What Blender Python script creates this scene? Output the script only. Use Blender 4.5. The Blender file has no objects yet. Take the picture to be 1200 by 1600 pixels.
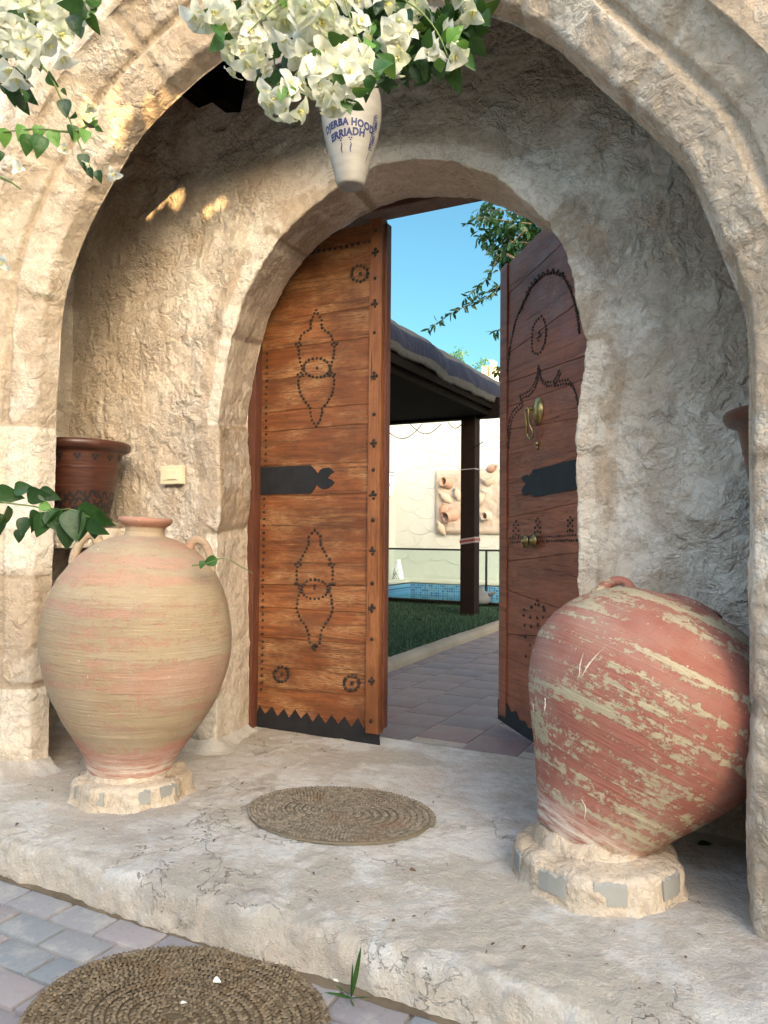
import bpy, bmesh, math, random
import numpy as np
from mathutils import Vector, Matrix, noise
R = math.radians
random.seed(7)
scene = bpy.context.scene

# ---------------------------------------------------------------- camera, sky, sun, exposure
F = 1180.0
CAMZ = 1.1
def cam_axes(psi=27.0, pitch=1.7, roll=0.5):
    ps, pi, ro = R(psi), R(pitch), R(roll)
    f = Vector((-math.sin(ps)*math.cos(pi), math.cos(ps)*math.cos(pi), math.sin(pi)))
    r = Vector((math.cos(ps), math.sin(ps), 0)); u = r.cross(f)
    r2 = r*math.cos(ro)+u*math.sin(ro); u2 = -r*math.sin(ro)+u*math.cos(ro)
    return f, r2, u2
cf, cr, cu = cam_axes()
CP = Vector((0, 0, CAMZ))
cd = bpy.data.cameras.new("camera"); cam = bpy.data.objects.new("camera", cd)
scene.collection.objects.link(cam); scene.camera = cam
m = Matrix((cr, cu, -cf)).transposed().to_4x4(); m.translation = CP
cam.matrix_world = m
cd.sensor_fit = 'VERTICAL'; cd.sensor_height = 36; cd.sensor_width = 27
cd.lens = F/1600*36; cd.clip_start = 0.05; cd.clip_end = 1000

def ray(x, y): return cf*F + cr*(x-600) - cu*(y-800)
def onz(x, y, z=0.0):
    d = ray(x, y); return CP + d*((z-CP.z)/d.z)
def ony(x, y, Y):
    d = ray(x, y); return CP + d*(Y/d.y)
def atd(x, y, dep): return CP + ray(x, y)*(dep/F)

SUN_EL, SUN_AZ = 3.2, Vector((0.70, -0.71, 0)).normalized()     # direction towards the sun
S = Vector((SUN_AZ.x*math.cos(R(SUN_EL)), SUN_AZ.y*math.cos(R(SUN_EL)), math.sin(R(SUN_EL))))
sd = bpy.data.lights.new("sun", 'SUN'); sun = bpy.data.objects.new("sun", sd)
scene.collection.objects.link(sun)
sd.energy = 5.0; sd.angle = R(0.12); sd.color = (1.0, 0.66, 0.30)
sun.rotation_mode = 'QUATERNION'; sun.rotation_quaternion = S.to_track_quat('Z', 'Y')

world = bpy.data.worlds.new("World"); scene.world = world; world.use_nodes = True
wn = world.node_tree; wn.nodes.clear()
sky = wn.nodes.new('ShaderNodeTexSky'); sky.sky_type = 'NISHITA'; sky.sun_disc = False
sky.sun_elevation = R(SUN_EL+18); sky.sun_rotation = math.atan2(S.x, S.y)
sky.air_density = 1.0; sky.dust_density = 2.0; sky.ozone_density = 1.0
bg = wn.nodes.new('ShaderNodeBackground'); bg.inputs['Strength'].default_value = 0.15
tint = wn.nodes.new('ShaderNodeMix'); tint.data_type = 'RGBA'; tint.blend_type = 'MULTIPLY'
tint.inputs[0].default_value = 1.0
# sky gain added to light the porch: brighter, creamier on the lane side, bluer opposite
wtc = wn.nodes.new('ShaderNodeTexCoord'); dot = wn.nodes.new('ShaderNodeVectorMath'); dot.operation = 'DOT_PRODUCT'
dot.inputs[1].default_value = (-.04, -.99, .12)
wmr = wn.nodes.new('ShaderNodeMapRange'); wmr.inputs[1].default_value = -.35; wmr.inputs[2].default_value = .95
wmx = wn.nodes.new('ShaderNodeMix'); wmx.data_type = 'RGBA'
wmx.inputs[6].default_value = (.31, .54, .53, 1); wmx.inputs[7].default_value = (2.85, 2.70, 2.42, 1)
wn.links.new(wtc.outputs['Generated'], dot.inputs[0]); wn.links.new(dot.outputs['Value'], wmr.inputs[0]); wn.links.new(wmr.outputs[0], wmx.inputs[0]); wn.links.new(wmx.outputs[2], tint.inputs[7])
wo = wn.nodes.new('ShaderNodeOutputWorld')
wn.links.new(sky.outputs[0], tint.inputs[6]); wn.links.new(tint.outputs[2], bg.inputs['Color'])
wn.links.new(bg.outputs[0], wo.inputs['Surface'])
scene.view_settings.view_transform = 'Standard'; scene.view_settings.look = 'None'
scene.view_settings.exposure = 1.52; scene.view_settings.gamma = 1
scene.cycles.max_bounces = 10; scene.cycles.diffuse_bounces = 6

# ---------------------------------------------------------------- object helpers
def tag(o, label=None, cat=None, group=None, kind=None):
    if label: o['label'] = label
    if cat: o['category'] = cat
    if group: o['group'] = group
    if kind: o['kind'] = kind
    return o
def empty(name, loc, label, cat, group=None):
    o = bpy.data.objects.new(name, None); scene.collection.objects.link(o)
    o.location = loc; o.empty_display_size = 0.1
    return tag(o, label, cat, group)
def link(name, me, mat, parent=None, smooth=True):
    """mesh data is in WORLD coordinates unless the parent is given: then it is shifted to the parent's frame"""
    o = bpy.data.objects.new(name, me); scene.collection.objects.link(o)
    if mat is not None: me.materials.append(mat)
    if smooth:
        me.polygons.foreach_set('use_smooth', [True]*len(me.polygons))
    if parent is not None:
        o.parent = parent
        off = Vector((0, 0, 0)); p = parent
        while p is not None:
            off += Vector(p.location); p = p.parent
        me.transform(Matrix.Translation(-off))
    me.update()
    return o
def recentre(o):
    """move a mesh's origin to its lowest centre so that it stands where its origin is"""
    vs = [v.co for v in o.data.vertices]
    c = Vector((sum(v.x for v in vs)/len(vs), sum(v.y for v in vs)/len(vs), min(v.z for v in vs)))
    o.data.transform(Matrix.Translation(-c)); o.location = Vector(o.location)+c
    return o
class MB:
    """collects shapes for one mesh object, with an optional per-face random attribute"""
    def __init__(s): s.v = []; s.f = []; s.r = []; s.uv = {}
    def add(s, vs, fs, rnd=None):
        b = len(s.v); s.v += [tuple(v) for v in vs]
        for q in fs: s.f.append([b+i for i in q])
        s.r += [(random.random() if rnd is None else rnd)]*len(vs)
    def box(s, c, size, M=None, rnd=None, bev=0.0):
        hx, hy, hz = size[0]/2, size[1]/2, size[2]/2
        c = Vector(c)
        if bev <= 0:
            vs = [Vector((x*hx, y*hy, z*hz)) for x in (-1, 1) for y in (-1, 1) for z in (-1, 1)]
            fs = [(0, 1, 3, 2), (4, 6, 7, 5), (0, 4, 5, 1), (2, 3, 7, 6), (0, 2, 6, 4), (1, 5, 7, 3)]
        else:
            bm = bmesh.new(); bmesh.ops.create_cube(bm, size=1)
            for v in bm.verts: v.co = Vector((v.co.x*2*hx, v.co.y*2*hy, v.co.z*2*hz))
            bmesh.ops.bevel(bm, geom=bm.edges[:], offset=bev, segments=2, affect='EDGES', profile=.6)
            bm.verts.index_update()
            vs = [v.co.copy() for v in bm.verts]; fs = [[v.index for v in q.verts] for q in bm.faces]; bm.free()
        if M is not None: vs = [M @ v for v in vs]
        s.add([v+c for v in vs], fs, rnd)
    def tube(s, pts, rad, n=8, rnd=None, cap=True):
        pts = [Vector(p) for p in pts]; rs = rad if isinstance(rad, (list, tuple)) else [rad]*len(pts)
        vs = []; fs = []; prev = None
        for i, p in enumerate(pts):
            t = (pts[min(i+1, len(pts)-1)]-pts[max(i-1, 0)])
            if t.length < 1e-9: t = Vector((0, 0, 1))
            t.normalize()
            a = prev if prev is not None else (Vector((0, 0, 1)) if abs(t.z) < .9 else Vector((1, 0, 0)))
            x = (a - t*a.dot(t))
            if x.length < 1e-6: x = t.orthogonal()
            x.normalize(); y = t.cross(x); prev = x
            for k in range(n):
                an = 2*math.pi*k/n; vs.append(p+(x*math.cos(an)+y*math.sin(an))*rs[i])
        for i in range(len(pts)-1):
            for k in range(n):
                fs.append((i*n+k, i*n+(k+1) % n, (i+1)*n+(k+1) % n, (i+1)*n+k))
        if cap:
            fs.append(tuple(range(n-1, -1, -1))); fs.append(tuple((len(pts)-1)*n+k for k in range(n)))
        s.add(vs, fs, rnd)
    def lathe(s, prof, M=None, n=64, rnd=None, wob=None):
        vs = []; fs = []
        for j, (r, z) in enumerate(prof):
            for k in range(n):
                an = 2*math.pi*k/n; rr = r+(wob(an, z) if wob else 0)
                vs.append(Vector((rr*math.cos(an), rr*math.sin(an), z)))
        for j in range(len(prof)-1):
            for k in range(n):
                fs.append((j*n+k, j*n+(k+1) % n, (j+1)*n+(k+1) % n, (j+1)*n+k))
        if M is not None: vs = [M @ v for v in vs]
        s.add(vs, fs, rnd)
    def dome(s, p, nrm, r, h=None, n=8, rnd=None):
        h = h or r*.6
        nrm = Vector(nrm).normalized(); x = nrm.orthogonal().normalized(); y = nrm.cross(x)
        vs = []; fs = []
        for j, (a, b) in enumerate(((1, -.15), (.92, .35), (.6, .8))):
            for k in range(n):
                an = 2*math.pi*k/n; vs.append(Vector(p)+(x*math.cos(an)+y*math.sin(an))*r*a+nrm*h*b)
        vs.append(Vector(p)+nrm*h)
        for j in range(2):
            for k in range(n): fs.append((j*n+k, j*n+(k+1) % n, (j+1)*n+(k+1) % n, (j+1)*n+k))
        for k in range(n): fs.append((2*n+k, 2*n+(k+1) % n, 3*n))
        s.add(vs, fs, rnd)
    def build(s, name, mat, parent=None, smooth=False, label=None):
        me = bpy.data.meshes.new(name); me.from_pydata(s.v, [], s.f)
        a = me.attributes.new('rnd', 'FLOAT', 'POINT'); a.data.foreach_set('value', s.r)
        o = link(name, me, mat, parent, smooth)
        if label: o['label'] = label
        return o
def smooth_angle(o, deg=40):
    me = o.data; me.polygons.foreach_set('use_smooth', [True]*len(me.polygons))
    bm = bmesh.new(); bm.from_mesh(me)
    for e in bm.edges:
        if len(e.link_faces) == 2 and e.calc_face_angle(0) > R(deg): e.smooth = False
    bm.to_mesh(me); bm.free()
def grid(name, P, mat, parent=None, attrs=None, disp=None, flip=False, closed_v=False):
    """P: n x m x 3 array -> grid mesh; disp(co, i, j) moves along the vertex normal"""
    n, mm = P.shape[0], P.shape[1]
    V = P.reshape(-1, 3)
    idx = np.arange(n*mm).reshape(n, mm)
    a = idx[:-1, :-1].ravel(); b = idx[1:, :-1].ravel(); c = idx[1:, 1:].ravel(); d = idx[:-1, 1:].ravel()
    q = np.stack([a, b, c, d] if not flip else [a, d, c, b], 1)
    if closed_v:
        a = idx[:-1, -1].ravel(); b = idx[1:, -1].ravel(); c = idx[1:, 0].ravel(); d = idx[:-1, 0].ravel()
        q = np.concatenate([q, np.stack([a, b, c, d] if not flip else [a, d, c, b], 1)])
    me = bpy.data.meshes.new(name); me.from_pydata(V.tolist(), [], q.tolist()); me.update()
    if disp:
        vn = [v.normal.copy() for v in me.vertices]
        out = np.empty((n*mm, 3))
        for k in range(n*mm):
            co = Vector(V[k]); out[k] = co+vn[k]*disp(co, k // mm, k % mm)
        me.vertices.foreach_set('co', out.ravel()); me.update()
    for key, arr in (attrs or {}).items():
        at = me.attributes.new(key, 'FLOAT', 'POINT'); at.data.foreach_set('value', np.asarray(arr, float).ravel())
    return link(name, me, mat, parent, True)
def catmull(pts, step):
    pts = [np.array(p, float) for p in pts]; P = [2*pts[0]-pts[1]]+pts+[2*pts[-1]-pts[-2]]
    out = []
    for i in range(1, len(P)-2):
        p0, p1, p2, p3 = P[i-1:i+3]; n = max(2, int(np.linalg.norm(p2-p1)/step*3))
        for k in range(n):
            t = k/n
            out.append(.5*((2*p1)+(-p0+p2)*t+(2*p0-5*p1+4*p2-p3)*t*t+(-p0+3*p1-3*p2+p3)*t**3))
    out.append(pts[-1]); out = np.array(out)
    L = np.concatenate([[0], np.cumsum(np.linalg.norm(np.diff(out, axis=0), axis=1))])
    n = int(L[-1]/step)+1; s = np.linspace(0, L[-1], n)
    return np.stack([np.interp(s, L, out[:, k]) for k in range(out.shape[1])], 1), s
def fr(co, sc, octv=4, off=0.0):
    return noise.fractal(Vector((co[0]*sc+off, co[1]*sc+off*.7, co[2]*sc-off)), 0.9, 2.1, octv)

# ---------------------------------------------------------------- material helpers
class NT:
    def __init__(s, name):
        s.m = bpy.data.materials.new(name); s.m.use_nodes = True; s.t = s.m.node_tree; s.t.nodes.clear()
        s.out = s.t.nodes.new('ShaderNodeOutputMaterial')
    def n(s, typ, ins=None, **props):
        nd = s.t.nodes.new('ShaderNode'+typ)
        for k, v in props.items(): setattr(nd, k, v)
        for k, v in (ins or {}).items():
            if isinstance(v, bpy.types.NodeSocket): s.t.links.new(v, nd.inputs[k])
            else: nd.inputs[k].default_value = v
        return nd
    def co(s, scale=(1, 1, 1), kind='Object', loc=(0, 0, 0), rot=(0, 0, 0)):
        tc = s.n('TexCoord')
        return s.n('Mapping', {'Vector': tc.outputs[kind], 'Scale': scale, 'Location': loc, 'Rotation': rot}).outputs[0]
    def noise(s, v, sc, det=4, rough=.55, dist=0.0):
        return s.n('TexNoise', {'Vector': v, 'Scale': sc, 'Detail': det, 'Roughness': rough, 'Distortion': dist}).outputs['Fac']
    def vor(s, v, sc, feature='F1', rnd=1.0):
        return s.n('TexVoronoi', {'Vector': v, 'Scale': sc, 'Randomness': rnd}, feature=feature).outputs['Distance']
    def ramp(s, f, lo, hi, a=0.0, b=1.0):
        return s.n('MapRange', {0: f, 1: lo, 2: hi, 3: a, 4: b}, clamp=True).outputs[0]
    def math(s, op, a, b=0.0): return s.n('Math', {0: a, 1: b}, operation=op).outputs[0]
    def mix(s, f, a, b, mode='MIX'):
        c = lambda x: x if isinstance(x, bpy.types.NodeSocket) else (*x, 1)
        return s.n('Mix', {0: f, 6: c(a), 7: c(b)}, data_type='RGBA', blend_type=mode).outputs[2]
    def attr(s, name): return s.n('Attribute', attribute_name=name).outputs['Fac']
    def warp(s, v, sc, amt):
        nn = s.n('TexNoise', {'Vector': v, 'Scale': sc, 'Detail': 3.0})
        sub = s.n('VectorMath', {0: nn.outputs['Color'], 1: (.5, .5, .5)}, operation='SUBTRACT').outputs[0]
        scl = s.n('VectorMath', {0: sub, 'Scale': amt}, operation='SCALE').outputs[0]
        return s.n('VectorMath', {0: v, 1: scl}, operation='ADD').outputs[0]
    def bump(s, h, dist, strength=1.0, nrm=None):
        i = {'Height': h, 'Distance': dist, 'Strength': strength}
        if nrm is not None: i['Normal'] = nrm
        return s.n('Bump', i).outputs[0]
    def pbr(s, col, rough=.8, nrm=None, **kw):
        i = {'Base Color': col if isinstance(col, bpy.types.NodeSocket) else (*col, 1), 'Roughness': rough}
        if nrm is not None: i['Normal'] = nrm
        for k, v in kw.items(): i[k.replace('_', ' ')] = v
        b = s.n('BsdfPrincipled', i); s.t.links.new(b.outputs[0], s.out.inputs['Surface']); s.b = b
        return s.m

def plaster(name, base, light, dark, joint_col, pink, lump=1.0, jointed=True, pale=(.60, .49, .40)):
    t = NT(name); v = t.co(); w = t.warp(v, 2.2, .35)
    patch = t.ramp(t.noise(w, 2.6, 6, .62), .47, .53)
    patch2 = t.ramp(t.noise(t.co(loc=(5, 3, 1)), 3.4, 7, .68, .4), .56, .62)
    stain = t.ramp(t.noise(t.co(loc=(1, 9, 4)), 1.1, 4), .35, .7)
    fine = t.noise(v, 38, 5, .7)
    mid = t.noise(v, 9, 5, .6)
    c = t.mix(patch, base, light)
    c = t.mix(t.math('MULTIPLY', patch2, .75), c, pink)
    c = t.mix(t.math('MULTIPLY', stain, .6), c, dark)
    c = t.mix(t.ramp(t.noise(t.co(loc=(3, 8, 2)), 1.7, 6, .65), .54, .60, 0, .45), c, pink)
    if jointed:
        jn = t.ramp(t.math('ADD', t.attr('joint'), t.math('MULTIPLY', t.math('SUBTRACT', mid, .5), 1.2)), .35, .62)
        c = t.mix(jn, c, joint_col)
    c = t.mix(t.ramp(fine, .62, .8, 0, .45), c, (dark[0]*.55, dark[1]*.5, dark[2]*.45))
    c = t.mix(t.ramp(mid, .3, .7, .35, 0), c, dark)
    bt = t.attr('blk'); c = t.mix(t.ramp(bt, .5, 1.0, 0, .78), c, pale) if jointed else c
    c = t.mix(t.ramp(bt, .0, .45, .35, 0), c, joint_col) if jointed else c
    # crusts, trowel folds, thin creases
    w2 = t.warp(v, 5, .22)
    def bil(vec, sc, det=4):
        return t.math('ABSOLUTE', t.math('SUBTRACT', t.noise(vec, sc, det, .6), .5))
    b1 = bil(w2, 5.5, 6); b2 = bil(t.warp(v, 14, .08), 17, 5)
    where = t.ramp(t.noise(t.co(loc=(7, 2, 2)), 2.4, 3), .42, .6)
    cm = t.math('MULTIPLY', t.ramp(b1, 0, .012, 1, 0), where)
    c = t.mix(t.math('MULTIPLY', cm, .5), c, (dark[0]*.55, dark[1]*.5, dark[2]*.45))
    c = t.mix(t.ramp(b2, 0, .05, .35, 0), c, (dark[0]*.7, dark[1]*.65, dark[2]*.6))
    grit = t.noise(v, 90, 4, .7)
    rz = t.ramp(t.noise(t.co(loc=(11, 4, 6)), 3.1, 4, .6), .40, .60, .18, 1.0)
    h = t.math('ADD', t.math('MULTIPLY', patch, .30), t.math('MULTIPLY', patch2, .25))
    h = t.math('ADD', h, t.math('MULTIPLY', rz, t.math('MULTIPLY', t.ramp(b1, 0, .075), .75*lump)))
    h = t.math('ADD', h, t.math('MULTIPLY', rz, t.math('MULTIPLY', t.ramp(b2, 0, .085), .26*lump)))
    h = t.math('ADD', h, t.math('MULTIPLY', fine, .38))
    h = t.math('ADD', h, t.math('MULTIPLY', grit, .14))
    h = t.math('ADD', h, t.math('MULTIPLY', t.ramp(t.noise(w2, 4.2, 3), .4, .6), .9*lump))
    n1 = t.bump(h, .013, 1.0)
    return t.pbr(c, .92, n1, Specular_IOR_Level=.2)

M = {}
M['front'] = plaster('lime_plaster_warm', (.49, .40, .30), (.74, .68, .58), (.37, .29, .21), (.43, .345, .25), (.60, .455, .32), lump=.6, pale=(.72, .64, .53))
M['back'] = plaster('lime_plaster_rough', (.585, .51, .41), (.76, .70, .60), (.44, .355, .265), (.43, .35, .25), (.60, .47, .345), lump=1.1, jointed=False)
def simple(name, col, rough=.6, bumpsc=60, bd=.001, var=.15, metallic=0.0, **kw):
    t = NT(name); v = t.co(); nz = t.noise(v, bumpsc, 5, .65); big = t.noise(v, bumpsc*.12, 4, .6)
    c = t.mix(t.ramp(big, .3, .7), tuple(x*(1-var) for x in col), tuple(min(1, x*(1+var)) for x in col))
    c = t.mix(t.ramp(nz, .6, .8, 0, .35), c, tuple(x*.5 for x in col))
    return t.pbr(c, rough, t.bump(nz, bd, .6), Metallic=metallic, **kw)
M['dark_metal'] = simple('blackened_iron', (.016, .017, .020), .62, 90, .0012, .3, Specular_IOR_Level=.3)
M['stud'] = simple('iron_stud', (.045, .034, .028), .45, 200, .0008, .4, .6)
M['brass'] = simple('aged_brass', (.42, .31, .13), .33, 120, .0006, .35, .9)
M['plastic'] = simple('cream_plastic', (.72, .64, .44), .35, 30, .0002, .04)
M['black_wood'] = simple('black_stained_wood', (.006, .0045, .0035), .95, 40, .002, .3, Specular_IOR_Level=.05)
M['post_wood'] = simple('dark_red_wood', (.010, .0045, .003), .8, 40, .002, .3, Specular_IOR_Level=.15)

def wood(name, a, b, worn, rough=.42, seed=0.0, wornlvl=.6, vertical=False):
    t = NT(name)
    g = (1.0, 1.0, 14.0) if not vertical else (14, 14, 1.0)
    off = t.n('Combine'+'XYZ', {0: t.math('MULTIPLY', t.attr('rnd'), 37.0), 1: t.math('MULTIPLY', t.attr('rnd'), 11.0), 2: 0.0}).outputs[0]
    tc = t.n('TexCoord').outputs['Object']
    base = t.n('VectorMath', {0: tc, 1: off}, operation='ADD').outputs[0]
    v = t.n('Mapping', {'Vector': base, 'Scale': g, 'Location': (seed, 0, 0)}).outputs[0]
    grain = t.noise(v, 4.5, 8, .68, .35); fine = t.noise(v, 22, 6, .7)
    blot = t.noise(t.n('Mapping', {'Vector': base, 'Scale': (1, 1, 3.0) if not vertical else (3, 3, 1)}).outputs[0], 3.0, 4, .6)
    c = t.mix(t.ramp(grain, .32, .66), a, b)
    c = t.mix(t.ramp(t.attr('rnd'), 0, 1, 0, .35), c, tuple(x*.6 for x in a))
    w = t.math('MULTIPLY', t.ramp(blot, .46, .66), t.ramp(fine, .42, .60))
    c = t.mix(t.math('MULTIPLY', w, wornlvl), c, worn)
    c = t.mix(t.ramp(fine, .57, .70, 0, .8), c, tuple(x*.25 for x in a))
    c = t.mix(t.ramp(t.noise(v, 1.7, 5, .7, 1.2), .52, .62, 0, .55), c, tuple(x*.5 for x in a))
    c = t.mix(t.ramp(t.noise(tc, 2.3, 5, .65), .46, .68, 0, .6), c, tuple(x*.4 for x in a))
    g2 = (1.0, 1.0, 34.0) if not vertical else (34, 34, 1.0)
    split = t.noise(t.n('Mapping', {'Vector': base, 'Scale': g2}).outputs[0], 2.2, 6, .7, .15)
    sp_ = t.math('MULTIPLY', t.ramp(split, .60, .66), t.ramp(blot, .40, .58))
    c = t.mix(t.math('MULTIPLY', sp_, .85), c, (.018, .008, .005))
    c = t.mix(t.math('MULTIPLY', t.ramp(split, .36, .30), .35), c, worn)
    h = t.math('SUBTRACT', t.math('MULTIPLY', grain, .5), t.math('MULTIPLY', t.ramp(fine, .5, .75), .6))
    h = t.math('SUBTRACT', h, t.math('MULTIPLY', sp_, .9))
    ro = t.ramp(blot, .3, .7, rough-.08, rough+.2)
    return t.pbr(c, ro, t.bump(h, .004, .7), Specular_IOR_Level=.45)
M['wood_l'] = wood('orange_varnished_wood', (.14, .042, .012), (.34, .115, .033), (.58, .35, .16), .42, 0, .85)
M['wood_r'] = wood('red_varnished_wood', (.25, .062, .026), (.42, .125, .052), (.48, .26, .15), .40, 7, .35)
M['wood_frame'] = wood('red_frame_wood', (.12, .036, .018), (.20, .062, .030), (.30, .13, .07), .5, 3, .3, True)
M['wood_strip'] = wood('orange_strip_wood', (.22, .07, .02), (.36, .13, .042), (.46, .23, .10), .45, 5, .5, True)

def clay(name, base, slip, cover, foot, base2, crust, cov2=.5):
    t = NT(name); v = t.co()
    band = t.noise(t.co(scale=(.4, .4, 6.5)), 2.4, 4, .6)
    flake = t.noise(v, 38, 9, .78, .2)
    flk2 = t.noise(t.co(scale=(1, 1, 3.2)), 9, 7, .7)
    big = t.noise(v, 3.2, 4)
    s1 = t.math('ADD', t.math('MULTIPLY', band, 1.3), t.math('MULTIPLY', t.math('SUBTRACT', flk2, .5), .38))
    s1 = t.math('ADD', s1, t.math('MULTIPLY', t.math('SUBTRACT', flake, .5), 1.05))
    s1 = t.math('ADD', s1, t.math('MULTIPLY', t.math('SUBTRACT', big, .5), .6))
    zz0 = t.n('SeparateXYZ', {0: t.n('TexCoord').outputs['Object']}).outputs[2]
    if foot:
        wz = t.math('ADD', zz0, t.math('MULTIPLY', t.math('SUBTRACT', big, .5), .16))
        s1 = t.math('SUBTRACT', s1, t.ramp(wz, .13, .19, foot, 0)); s1 = t.math('SUBTRACT', s1, t.ramp(wz, 1.045, 1.06, 0, foot*1.2))
    msk = t.ramp(s1, cover-.018*cov2, cover+.022*cov2)
    red = t.mix(t.ramp(t.noise(v, 5, 5), .35, .65), base, base2)
    if foot:
        red = t.mix(t.ramp(wz, .14, .18, .9, 0), red, (.43, .185, .135)); red = t.mix(t.ramp(wz, 1.04, 1.06, 0, 1), red, (.40, .19, .12))
    pale = t.mix(t.ramp(big, .35, .65), slip, crust)
    c = t.mix(msk, red, pale)
    streak = t.noise(t.co(scale=(1.2, 1.2, 45)), 2.6, 3)
    c = t.mix(t.ramp(streak, .6, .75, 0, .35), c, tuple(min(1, x*1.25) for x in crust))
    pits = t.vor(v, 60); c = t.mix(t.ramp(t.noise(t.co(scale=(1, 1, 5)), 14, 8, .75), .50, .68, 0, .30), c, tuple(x*.55 for x in base)); c = t.mix(t.ramp(pits, .08, .2, .45, 0), c, tuple(x*.5 for x in base))
    dust = t.ramp(t.noise(v, 2.3, 5, .65), .45, .7, 0, .30); c = t.mix(dust, c, (.47, .42, .36))
    c = t.mix(t.ramp(t.noise(v, 130, 3, .7), .55, .75, 0, .3), c, tuple(x*.55 for x in base))
    dots = t.ramp(t.noise(t.co(loc=(4, 4, 4)), 62, 2), .74, .78); c = t.mix(dots, c, (.78, .72, .62))
    dirt = t.ramp(t.n('SeparateXYZ', {0: t.n('TexCoord').outputs['Object']}).outputs[2], .05, .16, 1, 0)
    dirt = t.math('MULTIPLY', dirt, t.ramp(t.noise(t.co(scale=(1, 1, 7)), 6, 6, .7), .42, .6))
    c = t.mix(dirt, c, (.60, .52, .44))
    h = t.math('ADD', t.math('MULTIPLY', streak, .5), t.math('MULTIPLY', msk, .12))
    h = t.math('ADD', h, t.math('MULTIPLY', flake, .18))
    return t.pbr(c, .88, t.bump(h, .010, .75), Specular_IOR_Level=.2)
M['clay_l'] = clay('buff_clay_slip', (.42, .235, .16), (.40, .31, .20), .60, .45, (.40, .255, .17), (.36, .27, .165), 3.2)
M['clay_r'] = clay('red_clay_flaked', (.30, .112, .082), (.44, .37, .25), .71, 0, (.34, .14, .102), (.41, .355, .235), 1.3)

def straw(name, a, b, c_):
    t = NT(name); r = t.attr('rnd'); v = t.co()
    c = t.mix(r, a, b); c = t.mix(t.ramp(t.noise(v, 6, 4), .52, .7, 0, .65), c, c_)
    c = t.mix(t.ramp(t.noise(v, 300, 3), .5, .7, 0, .6), c, tuple(x*.4 for x in a))
    return t.pbr(c, .9, t.bump(t.noise(v, 260, 4), .0015, .8), Specular_IOR_Level=.15)
M['straw'] = straw('woven_grass_straw', (.12, .085, .05), (.27, .205, .13), (.20, .115, .058))
M['straw2'] = straw('grey_woven_grass', (.15, .125, .09), (.30, .25, .185), (.22, .135, .08))

def pavemat(name, cols, joint, rough=.6):
    t = NT(name); v = t.co(); r = t.attr('rnd')
    c = t.mix(t.ramp(r, .0, .5), cols[0], cols[1]); c = t.mix(t.ramp(r, .55, 1), c, cols[2])
    c = t.mix(t.ramp(t.noise(v, 7, 6, .7), .5, .68, 0, .6), c, joint)
    c = t.mix(t.ramp(t.noise(v, 60, 5, .7), .55, .75, 0, .5), c, tuple(x*.55 for x in cols[0]))
    h = t.noise(v, 45, 6, .7)
    return t.pbr(c, rough, t.bump(h, .003, .6))
M['paver'] = pavemat('grey_violet_paver', ((.25, .225, .23), (.33, .29, .29), (.235, .255, .27)), (.48, .44, .39), .8)
M['tile'] = pavemat('violet_clay_tile', ((.165, .122, .125), (.205, .145, .145), (.145, .122, .135)), (.24, .21, .205), .6)
M['grout'] = simple('sandy_grout', (.36, .31, .26), .95, 80, .003, .2)
def slabmat():
    t = NT('worn_lime_concrete'); v = t.co(); w = t.warp(v, 1.6, .5)
    p = t.ramp(t.noise(w, 2.3, 7, .66), .46, .56); p2 = t.ramp(t.noise(t.co(loc=(3, 3, 3)), 3.8, 7, .7, .3), .55, .62)
    c = t.mix(p, (.45, .40, .335), (.60, .575, .53)); c = t.mix(t.math('MULTIPLY', p2, .6), c, (.53, .44, .36))
    c = t.mix(t.ramp(t.noise(t.co(loc=(8, 1, 1)), 1.2, 5, .6), .52, .68, 0, .55), c, (.33, .295, .27))
    c = t.mix(t.ramp(t.noise(v, 34, 6, .72), .56, .72, 0, .5), c, (.70, .64, .56))
    c = t.mix(t.ramp(t.noise(t.co(loc=(2, 7, 1)), 48, 6, .72), .57, .74, 0, .5), c, (.27, .22, .18))
    z = t.n('SeparateXYZ', {0: t.n('TexCoord').outputs['Object']}).outputs[2]
    c = t.mix(t.ramp(z, -.10, -.02, .45, 0), c, (.62, .53, .43))
    c = t.mix(t.ramp(t.noise(t.co(loc=(5, 5, 2), scale=(1, 2.2, 1)), 5, 6, .72, .8), .55, .66, 0, .45), c, (.36, .31, .265))
    cr_ = t.math('ABSOLUTE', t.math('SUBTRACT', t.noise(t.warp(v, 3, .2), 2.6, 6, .62), .5))
    crk = t.math('MULTIPLY', t.ramp(cr_, 0, .0045, 1, 0), t.ramp(t.noise(t.co(loc=(1, 1, 9)), 1.6, 3), .48, .6))
    c = t.mix(t.math('MULTIPLY', crk, .5), c, (.20, .16, .125))
    c = t.mix(t.ramp(t.noise(t.co(loc=(6, 2, 7)), 22, 6, .75), .60, .72, 0, .4), c, (.30, .235, .175))
    h = t.math('ADD', t.math('MULTIPLY', t.noise(v, 16, 7, .7), 1.0), t.math('MULTIPLY', p2, .12))
    h = t.math('SUBTRACT', h, t.math('MULTIPLY', crk, .5))
    n1 = t.bump(h, .016, 1.0); n2 = t.bump(t.noise(v, 90, 4, .7), .005, 1.0, n1)
    return t.pbr(c, .9, n2, Specular_IOR_Level=.25)
M['slab'] = slabmat()
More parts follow.
